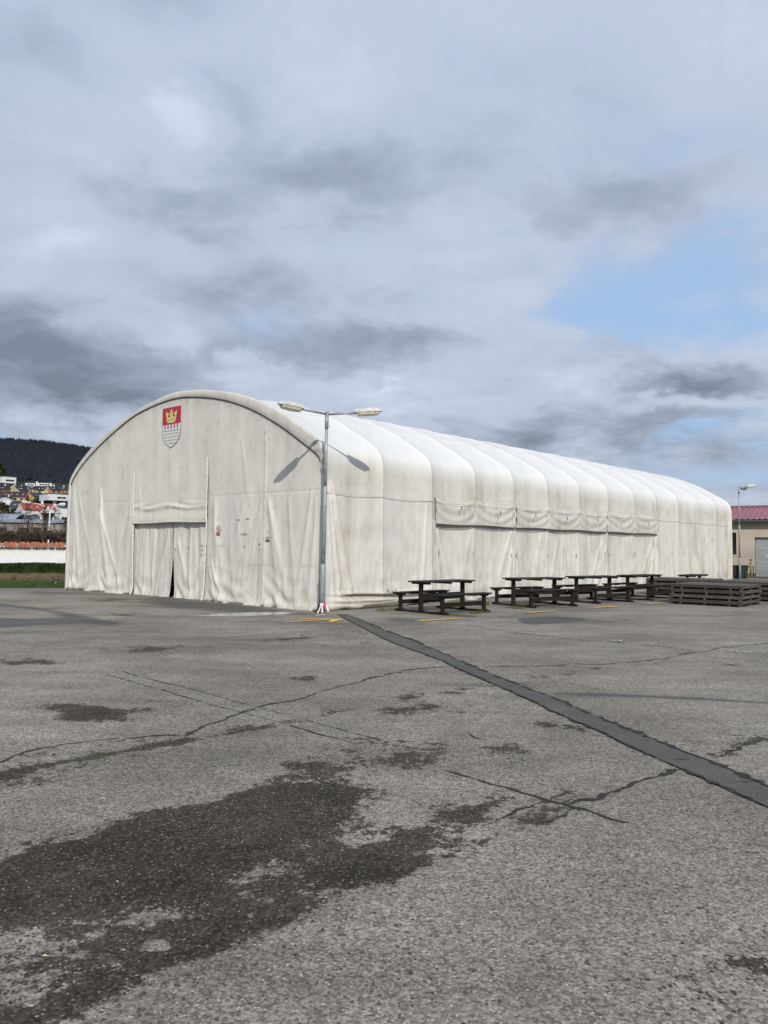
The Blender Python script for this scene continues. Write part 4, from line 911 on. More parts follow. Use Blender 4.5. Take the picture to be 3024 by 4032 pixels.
# scribbled word on the skirt : strokes of "Agata"-like graffiti
mb=MB(); gy=wy(2.6,.42)-.012
def gs(P_,x0): 
    for a,b in zip(P_[:-1],P_[1:]): mb.beam((x0+a[0]*.1,gy,.36+a[1]*.13),(x0+b[0]*.1,gy,.36+b[1]*.13),.012,.004,(0,1,0))
gs([(0,0),(.5,1),(1,0)],2.35); gs([(.2,.4),(.8,.4)],2.35); gs([(.8,.6),(.2,.5),(.2,.1),(.8,.1),(.8,-.4),(.2,-.4)],2.47); gs([(.8,.6),(.2,.5),(.2,.1),(.8,.1),(.8,-.4),(.2,-.3)],2.58); gs([(.1,.8),(.7,.9),(.7,.5),(.3,.4),(.3,.1)],2.7)
build('handwriting',mb,M_STRAP,tent,tiny=True)
# ================================================================ STREET LAMPS
M_GALV=simple('galvanised_steel',(.33,.36,.365),.5,.25,9,.25,.0,.4); M_GALV2=simple('weathered_white_paint',(.58,.57,.53),.5,.3,14)
M_LENS,t=new_mat('yellowed_lens'); p=t.obj(); t.out(t.mix(t.map(t.noise(t.scale(p,3,3,14),2,4),.3,.7),(.42,.40,.30),(.62,.60,.50)),.25,None,spec=.6)
def head(parent,J,E,name='lamp_head'):
    """E: end vector of the head centre line from the junction"""
    J=Vector(J);E=Vector(E); d=E.normalized(); Ln=E.length
    h0=Ln-.66; rt=d.cross(Vector((0,0,1))).normalized(); up=rt.cross(d)
    def P(a,b,c): return J+d*(h0+a)+rt*b+up*c
    mb=MB(); mb.tube([J,J+d*(h0+.05)],.03,10); arm=build('arm',mb,M_GALV,parent,True)
    # housing: lofted sections, flattened top
    mb=MB(); secs=[(0,.09,.0,.07),(.03,.10,.0,.085),(.30,.125,.0,.10),(.5,.12,.0,.095),(.60,.095,.0,.07),(.66,.05,.0,.03)]
    rows=[]
    for a,wd,lo,hi in secs: rows.append([P(a,-wd,lo),P(a,-wd*.96,hi*.55),P(a,-wd*.55,hi),P(a,wd*.55,hi),P(a,wd*.96,hi*.55),P(a,wd,lo),P(a,0,lo-.005)])
    b=0
    for r in rows: mb.v+=[tuple(q) for q in r]
    n=7
    for i in range(len(rows)-1):
        for k in range(n): mb.f.append((i*n+k,i*n+(k+1)%n,(i+1)*n+(k+1)%n,(i+1)*n+k))
    mb.f.append(tuple(range(n))[::-1]); mb.f.append(tuple((len(rows)-1)*n+k for k in range(n)))
    hs=build(name,mb,M_GALV2,parent,False,fix=True)
    mb=MB(); rows=[]
    for a,wd,lo in ((.04,.08,-.05),(.07,.095,-.085),(.30,.112,-.095),(.52,.10,-.085),(.58,.075,-.05)):
        rows.append([P(a,-wd,-.008),P(a,-wd*.93,lo*.7),P(a,-wd*.6,lo),P(a,wd*.6,lo),P(a,wd*.93,lo*.7),P(a,wd,-.008)])
    n=6
    for r in rows: mb.v+=[tuple(q) for q in r]
    for i in range(len(rows)-1):
        for k in range(n): mb.f.append((i*n+k,i*n+(k+1)%n,(i+1)*n+(k+1)%n,(i+1)*n+k))
    mb.f.append(tuple(range(n))[::-1]); mb.f.append(tuple((len(rows)-1)*n+k for k in range(n)))
    build('lens',mb,M_LENS,hs,False,fix=True)
    mb=MB()
    for a in(.1,.5):
        for s in(-1,1): q=P(a,s*.125,.0); mb.box(q.x-.012,q.x+.012,q.y-.012,q.y+.012,q.z-.02,q.z+.02)
    build('clip',mb,M_GALV,hs,tiny=True)
def lamp(loc,label,e1,e2,H=4.84,lean=(0,0),s=1.):
    o=empty('street_lamp',loc); tag(o,label,'street lamp','double headed street lamps')
    lx,ly=lean
    def c(z): return (lx*z/H,ly*z/H,z)
    mb=MB(); mb.tube([c(-.05),c(1.14),c(1.19)],[.07,.068,.052],14); build('pole_base',mb,M_GALV,o,True)
    mb=MB(); mb.tube([c(1.17),c(3.04),c(3.07)],[.051,.05,.04],12); build('pole',mb,M_GALV,o,True)
    mb=MB(); mb.tube([c(3.05),c(H-.2)],[.039,.037],12); build('upper_pole',mb,M_GALV,o,True)
    mb=MB(); mb.tube([c(H-.36),c(H+.03)],[.046,.046],12); mb.tube([c(H+.03),c(H+.06)],[.056,.045],12)
    for a in(0,2.1,4.2): mb.tube([(lx+.05*math.cos(a),ly+.05*math.sin(a),H-.3),(lx+.08*math.cos(a),ly+.08*math.sin(a),H-.3)],.008,5)
    build('sleeve',mb,M_GALV,o,True)
    head(o,c(H),e1); head(o,c(H),e2); return o
near=lamp((-1.47,18.72,0),'tall double headed grey lamp post at the tent corner with barrier tape at its foot',(-1.09,-.78,.10),(1.35,-.05,.07),4.83,(.06,0))
lamp((20.38,44.4,0),'far double headed lamp post standing beside the right end of the tent',(1.1,.2,.14),(.79,.8,-.02),5.24)
# barrier tape tied round the near pole
M_TR=simple('tape_red',(.55,.02,.025),.5,.1); M_TW=simple('tape_white',(.75,.75,.74),.5,.1)
bt=empty('barrier_tape',(-1.47,18.72,0)); bt.scale=(.85,.85,.85); tag(bt,'red and white barrier tape knotted round the foot of the near lamp post','tape')
def bstrip(segs,mat,nm):
    for sg_ in segs:
        mb=MB(); mb.beam(*sg_); build(nm,mb,mat,bt)
mb=MB()
rr_=[Vector((.082*math.cos(2*math.pi*k/14),.082*math.sin(2*math.pi*k/14),.31+.02*math.sin(2*math.pi*k/14))) for k in range(15)]
for zz in(-.02,.02): mb.v+=[tuple(p+Vector((0,0,zz))) for p in rr_]
mb.f=[(k,k+1,16+k,15+k) for k in range(14)]; build('tape_loop',mb,M_TR,bt,True)
bstrip([((.09,-.05,.29),(.15,-.07,.10),.05,.006,(0,1,0)),((-.17,-.10,.015),(.06,-.13,.02),.05,.006),((.07,-.07,.31),(.09,-.09,.2),.06,.006,(0,1,0))],M_TR,'red_strip')
bstrip([((.0,-.1,.29),(-.11,-.12,.03),.035,.006,(0,1,0)),((.01,-.1,.29),(.02,-.13,.03),.035,.006,(0,1,0)),((.12,-.06,.26),(.19,-.09,.07),.04,.006,(0,1,0)),((-.05,-.095,.29),(.06,-.10,.27),.035,.006,(0,1,0)),((-.12,-.6,.012),(.12,-.42,.02),.03,.01),((.12,-.42,.021),(.02,-.36,.012),.03,.01)],M_TW,'white_strip')
# ================================================================ PICNIC SETS
def wood(name,a,b,rough=.75,sc=1.,ov=.2,spec=.3):
    m,t=new_mat(name); p=t.obj(); q=t.scale(p,2*sc,24*sc,24*sc)
    f=t.noise(q,1,6,.62,.3); n=t.noise(p,3,4,.6)
    c=t.mix(t.map(f,.3,.7),a,b); c=t.v('SCALE',c,sc=t.m('MULTIPLY',t.map(n,.3,.7,.75,1.25,False),t.map(t.rnd(),0,1,1-ov,1+ov,False)))
    t.out(c,rough,t.bump(f,.4,.006),spec=spec); return m
M_TTOP=wood('black_stained_wood',(.010,.010,.010),(.028,.027,.024)); M_TLEG=wood('brown_stained_wood',(.008,.0055,.0045),(.024,.014,.010))
def V2(s,u,z=0.): 
    c,sn=math.cos(TR),math.sin(TR); return (TA[0]+c*s-sn*u,TA[1]+sn*s+c*u,z)
def picnic(loc,rz):
    o=empty('picnic_table_set',loc,rz)
    # X = length, Y = across ( -Y towards the viewer )
    for k in range(4):
        y=-.2475+k*.165; mb=MB(); mb.box(-.92,.92,y-.077,y+.077,.745,.78); build('tabletop_plank',mb,M_TTOP,o,bevel=.004)
    for x in(-.78,0,.78):
        mb=MB(); mb.box(x-.035,x+.035,-.30,.30,.70,.744); build('tabletop_batten',mb,M_TTOP,o)
    for x in(-.78,.78):
        mb=MB(); mb.box(x-.045,x+.045,-.045,.045,.045,.70); build('table_leg',mb,M_TLEG,o,bevel=.004)
    mb=MB(); mb.box(-.735,.735,-.02,.02,.30,.47); build('table_rail',mb,M_TLEG,o)
    for sy in(-1,1):
        y0=sy*.72
        for k in(-1,1): mb=MB(); mb.box(-.93,.93,y0+k*.075-.07,y0+k*.075+.07,.445,.48); build('bench_plank',mb,M_TTOP,o,bevel=.004)
        for x in(-.78,.78):
            mb=MB(); mb.box(x-.04,x+.04,y0-.04,y0+.04,.045,.39); build('bench_leg',mb,M_TLEG,o,bevel=.004)
            mb=MB(); mb.add([(x-.14,y0-.1,.444),(x+.14,y0-.1,.444),(x+.14,y0+.1,.444),(x-.14,y0+.1,.444),(x-.07,y0-.06,.391),(x+.07,y0-.06,.391),(x+.07,y0+.06,.391),(x-.07,y0+.06,.391)],[(0,1,2,3),(7,6,5,4),(0,4,5,1),(1,5,6,2),(2,6,7,3),(3,7,4,0)]); build('bench_bracket',mb,M_TTOP,o)
        mb=MB(); mb.box(-.74,.74,y0-.018,y0+.018,.17,.28); build('bench_rail',mb,M_TLEG,o)
        
        for q in(-.45,.2): mb=MB(); mb.box(q,q+.25,y0-.11,y0+.11,.418,.444); build('bench_batten',mb,M_TTOP,o)
    for x in(-.78,.78):
        mb=MB(); mb.box(x-.045,x+.045,-.90,.90,.0,.044); build('ground_beam',mb,M_TLEG,o,bevel=.004)
        for y in(-.72,0,.72): mb=MB(); mb.box(x-.10,x+.10,y-.05,y+.05,.0442,.062); build('foot_plate',mb,M_TLEG,o)
    return o
proto=None
for k,(s_,u_,rz,lab,zs) in enumerate([
    (2.30,-1.97,-5,'dark picnic table with two benches nearest the lamp post',1),
    (6.00,-2.45,-17,'dark picnic table set second from the lamp post, behind the grey oil patch',1),
    (8.85,-2.85,-13,'dark picnic table set third from the lamp post, in the middle of the row',1),
    (11.4,-3.25,-6,'dark picnic table set fourth in the row, against the wooden deck stacks',1),
    (16.4,-3.2,4,'lone dark table top seen behind the wooden deck stacks',.88)]):
    if proto is None: proto=picnic((0,0,0),0); o=proto
    else: o=copy_tree(proto)
    o.location=V2(s_,u_,.004); o.rotation_euler=(0,0,TR+rad(rz)); o.scale=(1,1,zs)
    tag(o,lab,'picnic table','picnic tables in a row along the tent')
# ================================================================ DECK STACKS
M_DECK=wood('grey_weathered_timber',(.036,.031,.026),(.105,.093,.080),.85,1.,.28); M_DECKD=wood('dark_timber',(.02,.016,.014),(.05,.042,.036),.85,1.,.3)
M_SHEET=simple('deck_surface',(.095,.085,.075),.85,.25,4,0,.004,.3); M_PLY=simple('plywood',(.42,.21,.07),.7,.2,5)
def deck(L,W,rg):
    """one platform .15 high, origin at a bottom corner; X length, Y width"""
    o=empty('deck_platform')
    mb=MB(); mb.box(-.01,L+.01,-.01,W+.01,.136,.148); build('sheet',mb,M_SHEET,o)
    for y in(0.0,W-.04):
        j=rg.uniform(-.01,.01); mb=MB(); mb.box(0+j,L+j,y,y+.04,.062,.1355); build('rail',mb,M_DECK,o,bevel=.003)
    for x in(0.0,L-.04):
        mb=MB(); mb.box(x,x+.04,.041,W-.041,.062,.1355); build('rail',mb,M_DECK,o,bevel=.003)
    for x in np.linspace(.1,L-.16,max(3,int(L/.62))):
        mb=MB(); mb.box(x,x+.06,.045,W-.045,.0,.061); build('bearer',mb,M_DECKD,o)
    for x in np.linspace(.02,L-.1,3):
        for y in (.005,W-.085):
            mb=MB(); mb.box(x,x+.08,y,y+.08,-.002,.0618); build('block',mb,M_DECK,o)
    for y in np.linspace(.3,W-.36,3):
        for x in (.005,L-.065):
            mb=MB(); mb.box(x,x+.06,y,y+.06,-.002,.0618); build('block',mb,M_DECK,o)
    return o
def stack(s0,u0,L,W,rz,n,labs,seed,base=0.):
    rg=np.random.default_rng(seed); pr=None
    for k in range(n):
        o=deck(L,W,rg) if pr is None else copy_tree(pr); pr=pr or o
        x,y,_=V2(s0+rg.uniform(-.03,.03),u0+rg.uniform(-.03,.03)); o.location=(x,y,base+.004+k*.151); o.rotation_euler=(0,0,TR+rad(rz)+rg.uniform(-.012,.012))
        tag(o,labs[k],'deck platform','stacked wooden deck platforms')
o4=['bottom','second lowest','third','top']
stack(9.75,-6.95,1.8,2.05,0,4,['%s platform of the near grey slatted stack beside the last picnic bench'%q for q in('bottom','second lowest','second from top','topmost')],1)
stack(13.7,-4.75,1.7,2.2,4,4,['%s platform of the deck stack behind, next to the tent'%q for q in('bottom','second lowest','second from top','topmost')],2,-.0)
stack(12.9,-7.5,1.9,2.6,-6,4,['%s platform of the wide brown stack behind the near stack, right of centre'%q for q in('bottom','second lowest','second from top','topmost')],3)
stack(14.0,-10.4,1.9,2.6,-6,4,['%s platform of the stack cut by the right picture edge'%q for q in('bottom','second lowest','second from top','topmost')],4)
pb=empty('plywood_board',V2(12.75,-7.75),TR+rad(-96)); tag(pb,'orange plywood board leaning on a deck stack at the right picture edge','board')
mb=MB(); 
x0,y0=0,0
mb.add([(0,.0,.0),(1.2,.0,.0),(1.2,.02,.0),(0,.02,.0),(0,.14,.5),(1.2,.14,.5),(1.2,.16,.5),(0,.16,.5)],[(0,3,2,1),(4,5,6,7),(0,1,5,4),(2,3,7,6),(1,2,6,5),(3,0,4,7)]); build('board',mb,M_PLY,pb)
# ================================================================ WAREHOUSE ON THE RIGHT
BD=Vector((.83,-.56,0)).normalized(); BA=math.atan2(BD.y,BD.x)
M_REND=simple('cream_render',(.50,.435,.36),.85,.1,1.2); M_PLIN=simple('brown_plinth',(.17,.14,.09),.9,.2,3); M_RROOF=simple('red_sheet_roof',(.27,.095,.105),.45,.12,2,0,0,.4); M_GUT=simple('dark_gutter',(.06,.075,.075),.5,.2)
M_DOOR=simple('grey_shutter',(.33,.345,.355),.5,.08,2); M_GLS,t=new_mat('dark_glass'); t.out((.012,.014,.018),.08,None,spec=.6); M_WFR=simple('brown_window_frame',(.10,.04,.02),.6,.2)
wh=empty('warehouse',(21.06,47,0),BA); tag(wh,'cream warehouse with red corrugated roof and grey shutter door at the right edge','building')
# local X along the wall (to the right), local -Y towards the camera
mb=MB(); z0,z1=.0,3.36
def wallrect(x0,x1,za,zb): mb.box(x0,x1,0,.3,za,zb)
wallrect(-9,.035,.28,z1); wallrect(.035,.30,.28,1.37); wallrect(.035,.30,2.71,z1); wallrect(.30,1.30,.28,z1); wallrect(1.30,4.8,2.42,z1); wallrect(4.8,12,.28,z1)
mb.box(-9,12,.32,9,.0,3.3); build('wall',mb,M_REND,wh)
mb=MB(); mb.box(-9,1.26,-.03,.3,0,.28); mb.box(4.84,12,-.03,.3,0,.28); build('plinth',mb,M_PLIN,wh)
mb=MB(); mb.box(.06,.275,.10,.14,1.40,2.68); wn=build('window',mb,M_GLS,wh)
mb=MB(); mb.box(.035,.07,.05,.12,1.37,2.71); mb.box(.265,.30,.05,.12,1.37,2.71); mb.box(.07,.265,.05,.12,1.37,1.41); mb.box(.07,.265,.05,.12,2.67,2.71); mb.box(.07,.265,.05,.10,1.9,1.93); build('window_frame',mb,M_WFR,wn)
dr=empty('roller_door',(0,0,0),0,wh)
for k in range(9):
    mb=MB(); mb.box(1.32,4.78,.19,.23,.06+k*.262,.06+k*.262+.254); build('door_panel',mb,M_DOOR,dr)
mb=MB(); mb.box(1.27,1.31,.12,.31,.0,2.42); mb.box(1.31,4.8,.12,.25,2.40,2.44); build('door_track',mb,M_GUT,wh)
sg=empty('door_sign',(1.91,.17,1.18),0,dr)
mb=MB(); mb.box(0,.42,0,.01,0,.21); build('plate',mb,M_CW,sg)
mb=MB()
for k,(a,b) in enumerate(((.03,.3),(.03,.36),(.03,.2),(.03,.33))): mb.box(a,b,-.004,0,.165-k*.042,.18-k*.042)
build('lettering',mb,M_INK,sg,tiny=True)
# trapezoid sheet roof
xs=np.arange(-9,12.2,.0625); prof=[]
for i,x_ in enumerate(xs): prof.append(.035 if (i%5) in(0,1) else 0.)
A=np.zeros((len(xs),2,3))
for j,(yy,zz) in enumerate(((-.42,3.47),(3.2,4.42))): A[:,j,0]=xs; A[:,j,1]=yy; A[:,j,2]=zz+np.array(prof)
mb=MB(); mb.grid(A,True); build('roof',mb,M_RROOF,wh)
A2=A.copy(); A2[:,0]=A[:,1]; A2[:,1,1]=7; A2[:,1,2]=3.4; mb=MB(); mb.grid(A2,True); build('roof',mb,M_RROOF,wh)
mb=MB(); mb.box(-9,12.1,3.05,3.35,4.45,4.49); build('ridge_cap',mb,M_RROOF,wh)
mb=MB(); mb.tube([(-9,-.48,3.36),(12,-.48,3.36)],.07,8); mb.box(-9,12,-.40,-.02,3.30,3.34); build('gutter',mb,M_GUT,wh,True)
# mesh fence
M_WIRE=simple('fence_wire',(.20,.215,.20),.5,.15,5,.4)
fn=empty('mesh_fence',(20.3,45.9,0),BA); tag(fn,'grey welded mesh fence in front of the warehouse','fence')
for k in range(-2,4):
    x0=k*2.5; mb=MB()
    for x_ in np.arange(x0+.03,x0+2.47,.072): mb.box(x_-.003,x_+.003,-.003,.003,.05,1.70)
    for z_ in np.arange(.08,1.7,.2): 
        mb.box(x0+.03,x0+2.47,-.007,-.003,z_-.004,z_+.004)
        if int(z_*5)%3==0: mb.box(x0+.03,x0+2.47,-.03,-.022,z_+.03,z_+.036); mb.box(x0+.03,x0+2.47,-.03,-.022,z_-.036,z_-.03)
    build('mesh_panel',mb,M_WIRE,fn,tiny=True)
    mb=MB(); mb.box(x0-.03,x0+.02,-.02,.02,0,1.78); build('post',mb,M_WIRE,fn)
# dark skip
M_SKIP=simple('dark_green_metal',(.012,.020,.017),.6,.3,3)
sk=empty('waste_container',(20.62,45.0,0),rad(-12)); tag(sk,'dark green open waste container behind the far lamp post','container')
mb=MB(); mb.add([(-.42,-.4,.1),(.32,-.4,.1),(.32,.5,.1),(-.42,.5,.1),(-.50,-.45,.74),(.40,-.45,.74),(.44,.6,.74),(-.5,.6,.74)],[(0,3,2,1),(0,1,5,4),(1,2,6,5),(2,3,7,6),(3,0,4,7)]); build('body',mb,M_SKIP,sk)
mb=MB(); mb.box(-.53,.43,-.49,-.44,.72,.77); mb.box(-.53,.47,.6,.65,.72,.77); mb.box(-.55,-.50,-.44,.6,.72,.77); mb.box(.40,.46,-.44,.6,.72,.77); build('rim',mb,M_SKIP,sk)
mb=MB()
for x_ in(-.3,0,.25): mb.box(x_-.02,x_+.02,-.47,-.42,.12,.7)
build('rib',mb,M_SKIP,sk); mb=MB(); mb.box(-.4,.3,-.35,.45,0,.099); build('runner',mb,M_SKIP,sk)
# blue bits beside it
M_BLUE=simple('blue_plastic',(.03,.07,.14),.5,.3)
bb=empty('blue_crate',(20.0,45.1,0),rad(10)); tag(bb,'small blue plastic crate squeezed between tent and waste container','crate')
mb=MB(); mb.box(-.18,.18,-.15,.15,.0,.03); mb.box(-.18,.18,-.15,-.13,.03,.5); mb.box(-.18,.18,.13,.15,.03,.5); mb.box(-.18,-.16,-.13,.13,.03,.5); mb.box(.16,.18,-.13,.13,.03,.5); build('body',mb,M_BLUE,bb)
mb=MB(); mb.box(-.2,.2,-.17,-.151,.46,.52); mb.box(-.2,.2,-.17,-.151,.2,.24); build('rim',mb,M_BLUE,bb)
# hazard post
M_HAZ,t=new_mat('hazard_stripes'); p=t.obj(); x_,y_,z_=t.sep(p)
f=t.m('FRACT',t.m('MULTIPLY',t.m('ADD',z_,t.m('MULTIPLY',x_,1.2)),5.6)); t.out(t.mix(t.m('GREATER_THAN',f,.5),(.55,.36,.03),(.015,.015,.015)),.5)
hp=empty('hazard_post',(21.62,45.7,0)); tag(hp,'yellow and black striped guard post beside the shutter door','bollard')
mb=MB(); mb.tube([(0,0,0),(0,0,1.08)],.055,12); build('post',mb,M_HAZ,hp,True)
mb=MB(); mb.tube([(0,0,1.08),(0,0,1.14)],[.062,.04],12); build('cap',mb,M_SBLK,hp,True)
HOUSES=[
('flat_roof_house', 'white cubic house with a long band window, highest on the left', -191.7, 394.9, 32.0, 6.9, 3.4, 3.8, 'flat', 22, 9, 'white', 'white'),
('flat_roof_house', 'low white flat-roofed house behind the dark gabled roofs', -178.8, 390.1, 30.9, 4.5, 1.0, 1.4, 'flat', 0, 7, 'white', 'white'),
('flat_roof_house', 'long low white house with a strip of dark windows below the forest', -175.9, 399.3, 31.7, 7.7, 1.1, 1.5, 'flat', -12, 7, 'white', 'white'),
('gabled_house', 'white gabled house with black roof on the far left', -168.5, 352.5, 26.3, 5.3, 1.1, 2.7, 'gable', -38, 8, 'white', 'black'),
('gabled_house', 'black roofed house at the left picture edge above the brown roof', -168.8, 343.4, 25.3, 5.8, 0.4, 2.6, 'side', 10, 9, 'orange', 'black'),
('gabled_house', 'pale yellow house with steep black roof and skylights', -156.9, 336.7, 24.0, 4.7, 0.9, 3.1, 'side', 28, 8, 'yellow', 'black'),
('gabled_house', 'small yellow house joined to the right of the steep yellow one', -155.8, 342.8, 24.6, 3.2, 1.5, 2.9, 'side', 10, 7, 'yellow', 'black'),
('gabled_house', 'black roofed house with a pale yellow dormer gable', -153.1, 347.3, 25.0, 6.6, 0.8, 3.0, 'side', 0, 8, 'paleyellow', 'black'),
('gabled_house', 'orange house with pointed gable and black roof under the white strip house', -147.7, 348.2, 24.8, 4.8, 1.3, 3.2, 'side', 28, 8, 'orange', 'black'),
('gabled_house', 'small orange house tucked against the tent edge', -146.9, 355.5, 25.5, 3.4, 1.4, 2.8, 'side', 20, 7, 'orange', 'black'),
('gabled_house', 'long house with brown roof and ochre wall on the left', -137.8, 286.3, 18.1, 8.8, 1.1, 3.2, 'side', -8, 9, 'ochre', 'brown'),
('gabled_house', 'ochre gabled house with solar panels on its roof', -130.3, 292.9, 18.4, 4.8, 1.1, 2.9, 'side', 26, 8, 'ochre', 'black'),
('gabled_house', 'brown roofed house between the solar roof and the big white cube', -134.5, 311.3, 20.4, 3.3, 0.7, 2.1, 'side', 0, 8, 'ochre', 'brown'),
('gabled_house', 'white house with dark roof and small front gable at the left edge', -127.8, 260.4, 15.3, 4.5, 1.5, 2.5, 'side', -5, 8, 'white', 'black'),
('modern_house', 'big white modern house with two dark windows in an overhanging box', -108.5, 257.8, 14.3, 6.9, 2.0, 4.0, 'modern', 18, 9, 'white', 'white'),
('gabled_house', 'low house with black roof below the ochre house', -105.6, 223.4, 11.2, 4.5, 1.1, 2.7, 'side', -4, 8, 'white', 'charcoal'),
('gabled_house', 'white house with red tiled roof and front gable beside the street lamp', -81.2, 182.8, 8.1, 7.3, 1.6, 3.3, 'redhouse', 12, 9, 'white', 'red'),
('gabled_house', 'small white house with dark roof at the tent edge', -79.5, 192.6, 8.6, 2.0, 2.2, 2.8, 'side', 15, 8, 'white', 'black'),
]
# ================================================================ LEFT BACKGROUND
def cards(n,fn,size,seed,asp=1.,tri=True,flat_=0.):
    """n random leaf faces; fn(rng,n)->centres"""
    rg=np.random.default_rng(seed); C=fn(rg,n); n=len(C)
    a=rg.normal(size=(n,3)); a/=np.linalg.norm(a,axis=1)[:,None]; b=rg.normal(size=(n,3)); b-=a*(a*b).sum(1)[:,None]; b/=np.linalg.norm(b,axis=1)[:,None]
    s=size*rg.uniform(.6,1.3,(n,1))
    V=np.stack([C-a*s*.5*asp,C+b*s*.4,C+a*s*.5*asp],1); return V.reshape(-1,3),np.arange(n*3).reshape(n,3)
def blades(n,x0,x1,y0,y1,h,wd,seed,lean=.35,yf=None):
    rg=np.random.default_rng(seed); X=rg.uniform(x0,x1,n); Y=rg.uniform(y0,y1,n)
    if yf is not None: Y=Y+yf(X)
    a=rg.uniform(0,6.28,n); H=h*rg.uniform(.5,1.2,n); L=rg.normal(0,lean,(n,2))*H[:,None]
    dx=np.cos(a)*wd; dy=np.sin(a)*wd; Z0=np.zeros(n)
    V=np.stack([np.stack([X-dx,Y-dy,Z0],1),np.stack([X+dx,Y+dy,Z0],1),np.stack([X+L[:,0],Y+L[:,1],H],1)],1)
    return V.reshape(-1,3),np.arange(n*3).reshape(n,3)
def leafmat(name,a,b,sc=2.,sp=.15):
    m,t=new_mat(name); p=t.pos(); f=t.noise(p,sc,4,.6); t.out(t.mix(t.map(f,.3,.7),a,b),.75,None,spec=sp); return m
M_GRASS=leafmat('green_grass',(.038,.062,.012),(.070,.098,.022),1.5); M_DRY=leafmat('dry_grass',(.13,.10,.055),(.23,.185,.11),2.); M_HEDGE=leafmat('hedge_leaf',(.012,.028,.006),(.040,.070,.016),3.); M_TWIG=leafmat('brown_twigs',(.034,.024,.017),(.085,.060,.042),1.2); M_RUST=leafmat('rusty_leaves',(.060,.026,.014),(.14,.062,.03),3.)
M_BUSH=leafmat('dull_green_leaves',(.022,.032,.014),(.06,.075,.03),.4); M_BARK=simple('bark',(.05,.04,.03),.9,.2)
# asphalt edge and lawn : the lawn starts along a line from (-50,22) to (-9,29.7)
def edge(x): return 28.35+(x+14.0)*.20
gv=[]; nx=60; xs=np.linspace(-60,-9.2,nx); ysr=np.linspace(0,1,12)
X,T=np.meshgrid(xs,ysr,indexing='ij'); Y=edge(X)+(44.5-edge(X))*T+(T==0)*(.10*(fbm(X*2,X*0,3,2)-.5))
lawn=structure(np_mesh('lawn',np.stack([X,Y,np.full_like(X,.012)+.03*T],-1),grid_faces(nx,12,False),M_GRASS,None))
V,F=blades(26000,-30,-10,0,5.2,.055,.012,3,.4,edge); stuff(np_mesh('grass',V+np.array([0,0,.012]),F,M_GRASS),'short green grass between the tarmac and the dry verge','grass')
V,F=blades(26000,-34,-9,0,4.2,.22,.016,4,.6,lambda x:34.6+(x+14)*.12); stuff(np_mesh('dry_grass',V+np.array([0,0,.02]),F,M_DRY),'tangled dry straw coloured grass below the clipped hedge','dry grass')
def hy(x): return 40.2+(x+18)*.08
def hedge_pts(rg,n):
    x=rg.uniform(-36,-8,n); f=rg.random(n); y=hy(x)+rg.uniform(0,1.1,n); z=rg.uniform(.0,.60,n)
    face=rg.random(n)<.75; top=rg.random(n)<.4; y=np.where(face&~top,hy(x)+rg.uniform(-.03,.10,n),y); z=np.where(face&top,.57+rg.uniform(-.05,.05,n),z)
    return np.stack([x,y+.06*np.sin(x*3),z+.03*np.sin(x*1.3)],1)
hd=empty('clipped_hedge',(0,0,0)); tag(hd,'low clipped dark green hedge in front of the white wall','hedge')
V,F=cards(52000,hedge_pts,.085,5); np_mesh('leaves',V,F,M_HEDGE,hd)
mb=MB(); mb.add([(-36,hy(-36)+.08,.02),(-8,hy(-8)+.08,.02),(-8,hy(-8)+1.,.02),(-36,hy(-36)+1.,.02),(-36,hy(-36)+.08,.55),(-8,hy(-8)+.08,.55),(-8,hy(-8)+1.,.55),(-36,hy(-36)+1.,.55)],[(0,1,5,4),(1,2,6,5),(2,3,7,6),(3,0,4,7),(4,5,6,7)]); build('inner_branches',mb,M_HEDGE,hd)
# white wall with tile coping
M_LIME=simple('whitewash',(.74,.75,.75),.9,.07,2.5,0,.03); M_TILE=simple('terracotta_tile',(.30,.115,.065),.75,.18,5,0,.0,.3,1,.16); M_MORT=simple('mortar',(.30,.29,.27),.9,.2)
WA=math.atan(.08); ww=empty('garden_wall',(-23,42.0,0),WA); tag(ww,'whitewashed wall with an orange clay tile coping behind the hedge','wall')
mb=MB(); xs=np.linspace(-14,14,200); A=np.zeros((200,10,3)); zz=np.linspace(0,1.44,10)
for j in range(10): A[:,j,0]=xs; A[:,j,2]=zz[j]; A[:,j,1]=-.03*(fbm(xs*1.3,xs*0+j*.4,3,6)-.5)
mb.grid(A); build('render',mb,M_LIME,ww,True)
mb=MB(); mb.box(-14,14,.03,.35,0,1.44); build('core',mb,M_LIME,ww)
mb=MB(); mb.add([(-14,-.1,1.43),(14,-.1,1.43),(14,.18,1.66),(-14,.18,1.66),(-14,.45,1.43),(14,.45,1.43)],[(0,1,2,3),(3,2,5,4),(0,4,5,1),(0,3,4),(1,5,2)]); build('coping_bed',mb,M_MORT,ww)
mb=MB(); n=7
for k in range(n):
    a=math.pi*k/(n-1); 
    for (y,z,r) in((-.20,1.37,.105),(.02,1.545,.09)): mb.v.append((-math.cos(a)*r,y,z+math.sin(a)*r*.75))
for k in range(n-1): mb.f.append((2*k,2*k+1,2*k+3,2*k+2))
b=len(mb.v)
for k in range(n):
    a=math.pi*k/(n-1)
    for (y,z,r) in((-.20,1.37,.088),(.02,1.545,.075)): mb.v.append((-math.cos(a)*r,y,z+math.sin(a)*r*.75))
for k in range(n-1): mb.f.append((b+2*k,b+2*k+2,b+2*k+3,b+2*k+1)); mb.f.append((2*k,2*k+2,b+2*k+2,b+2*k))
t0=build('tile',mb,M_TILE,ww,True); k=0
rg=np.random.default_rng(8); first=True
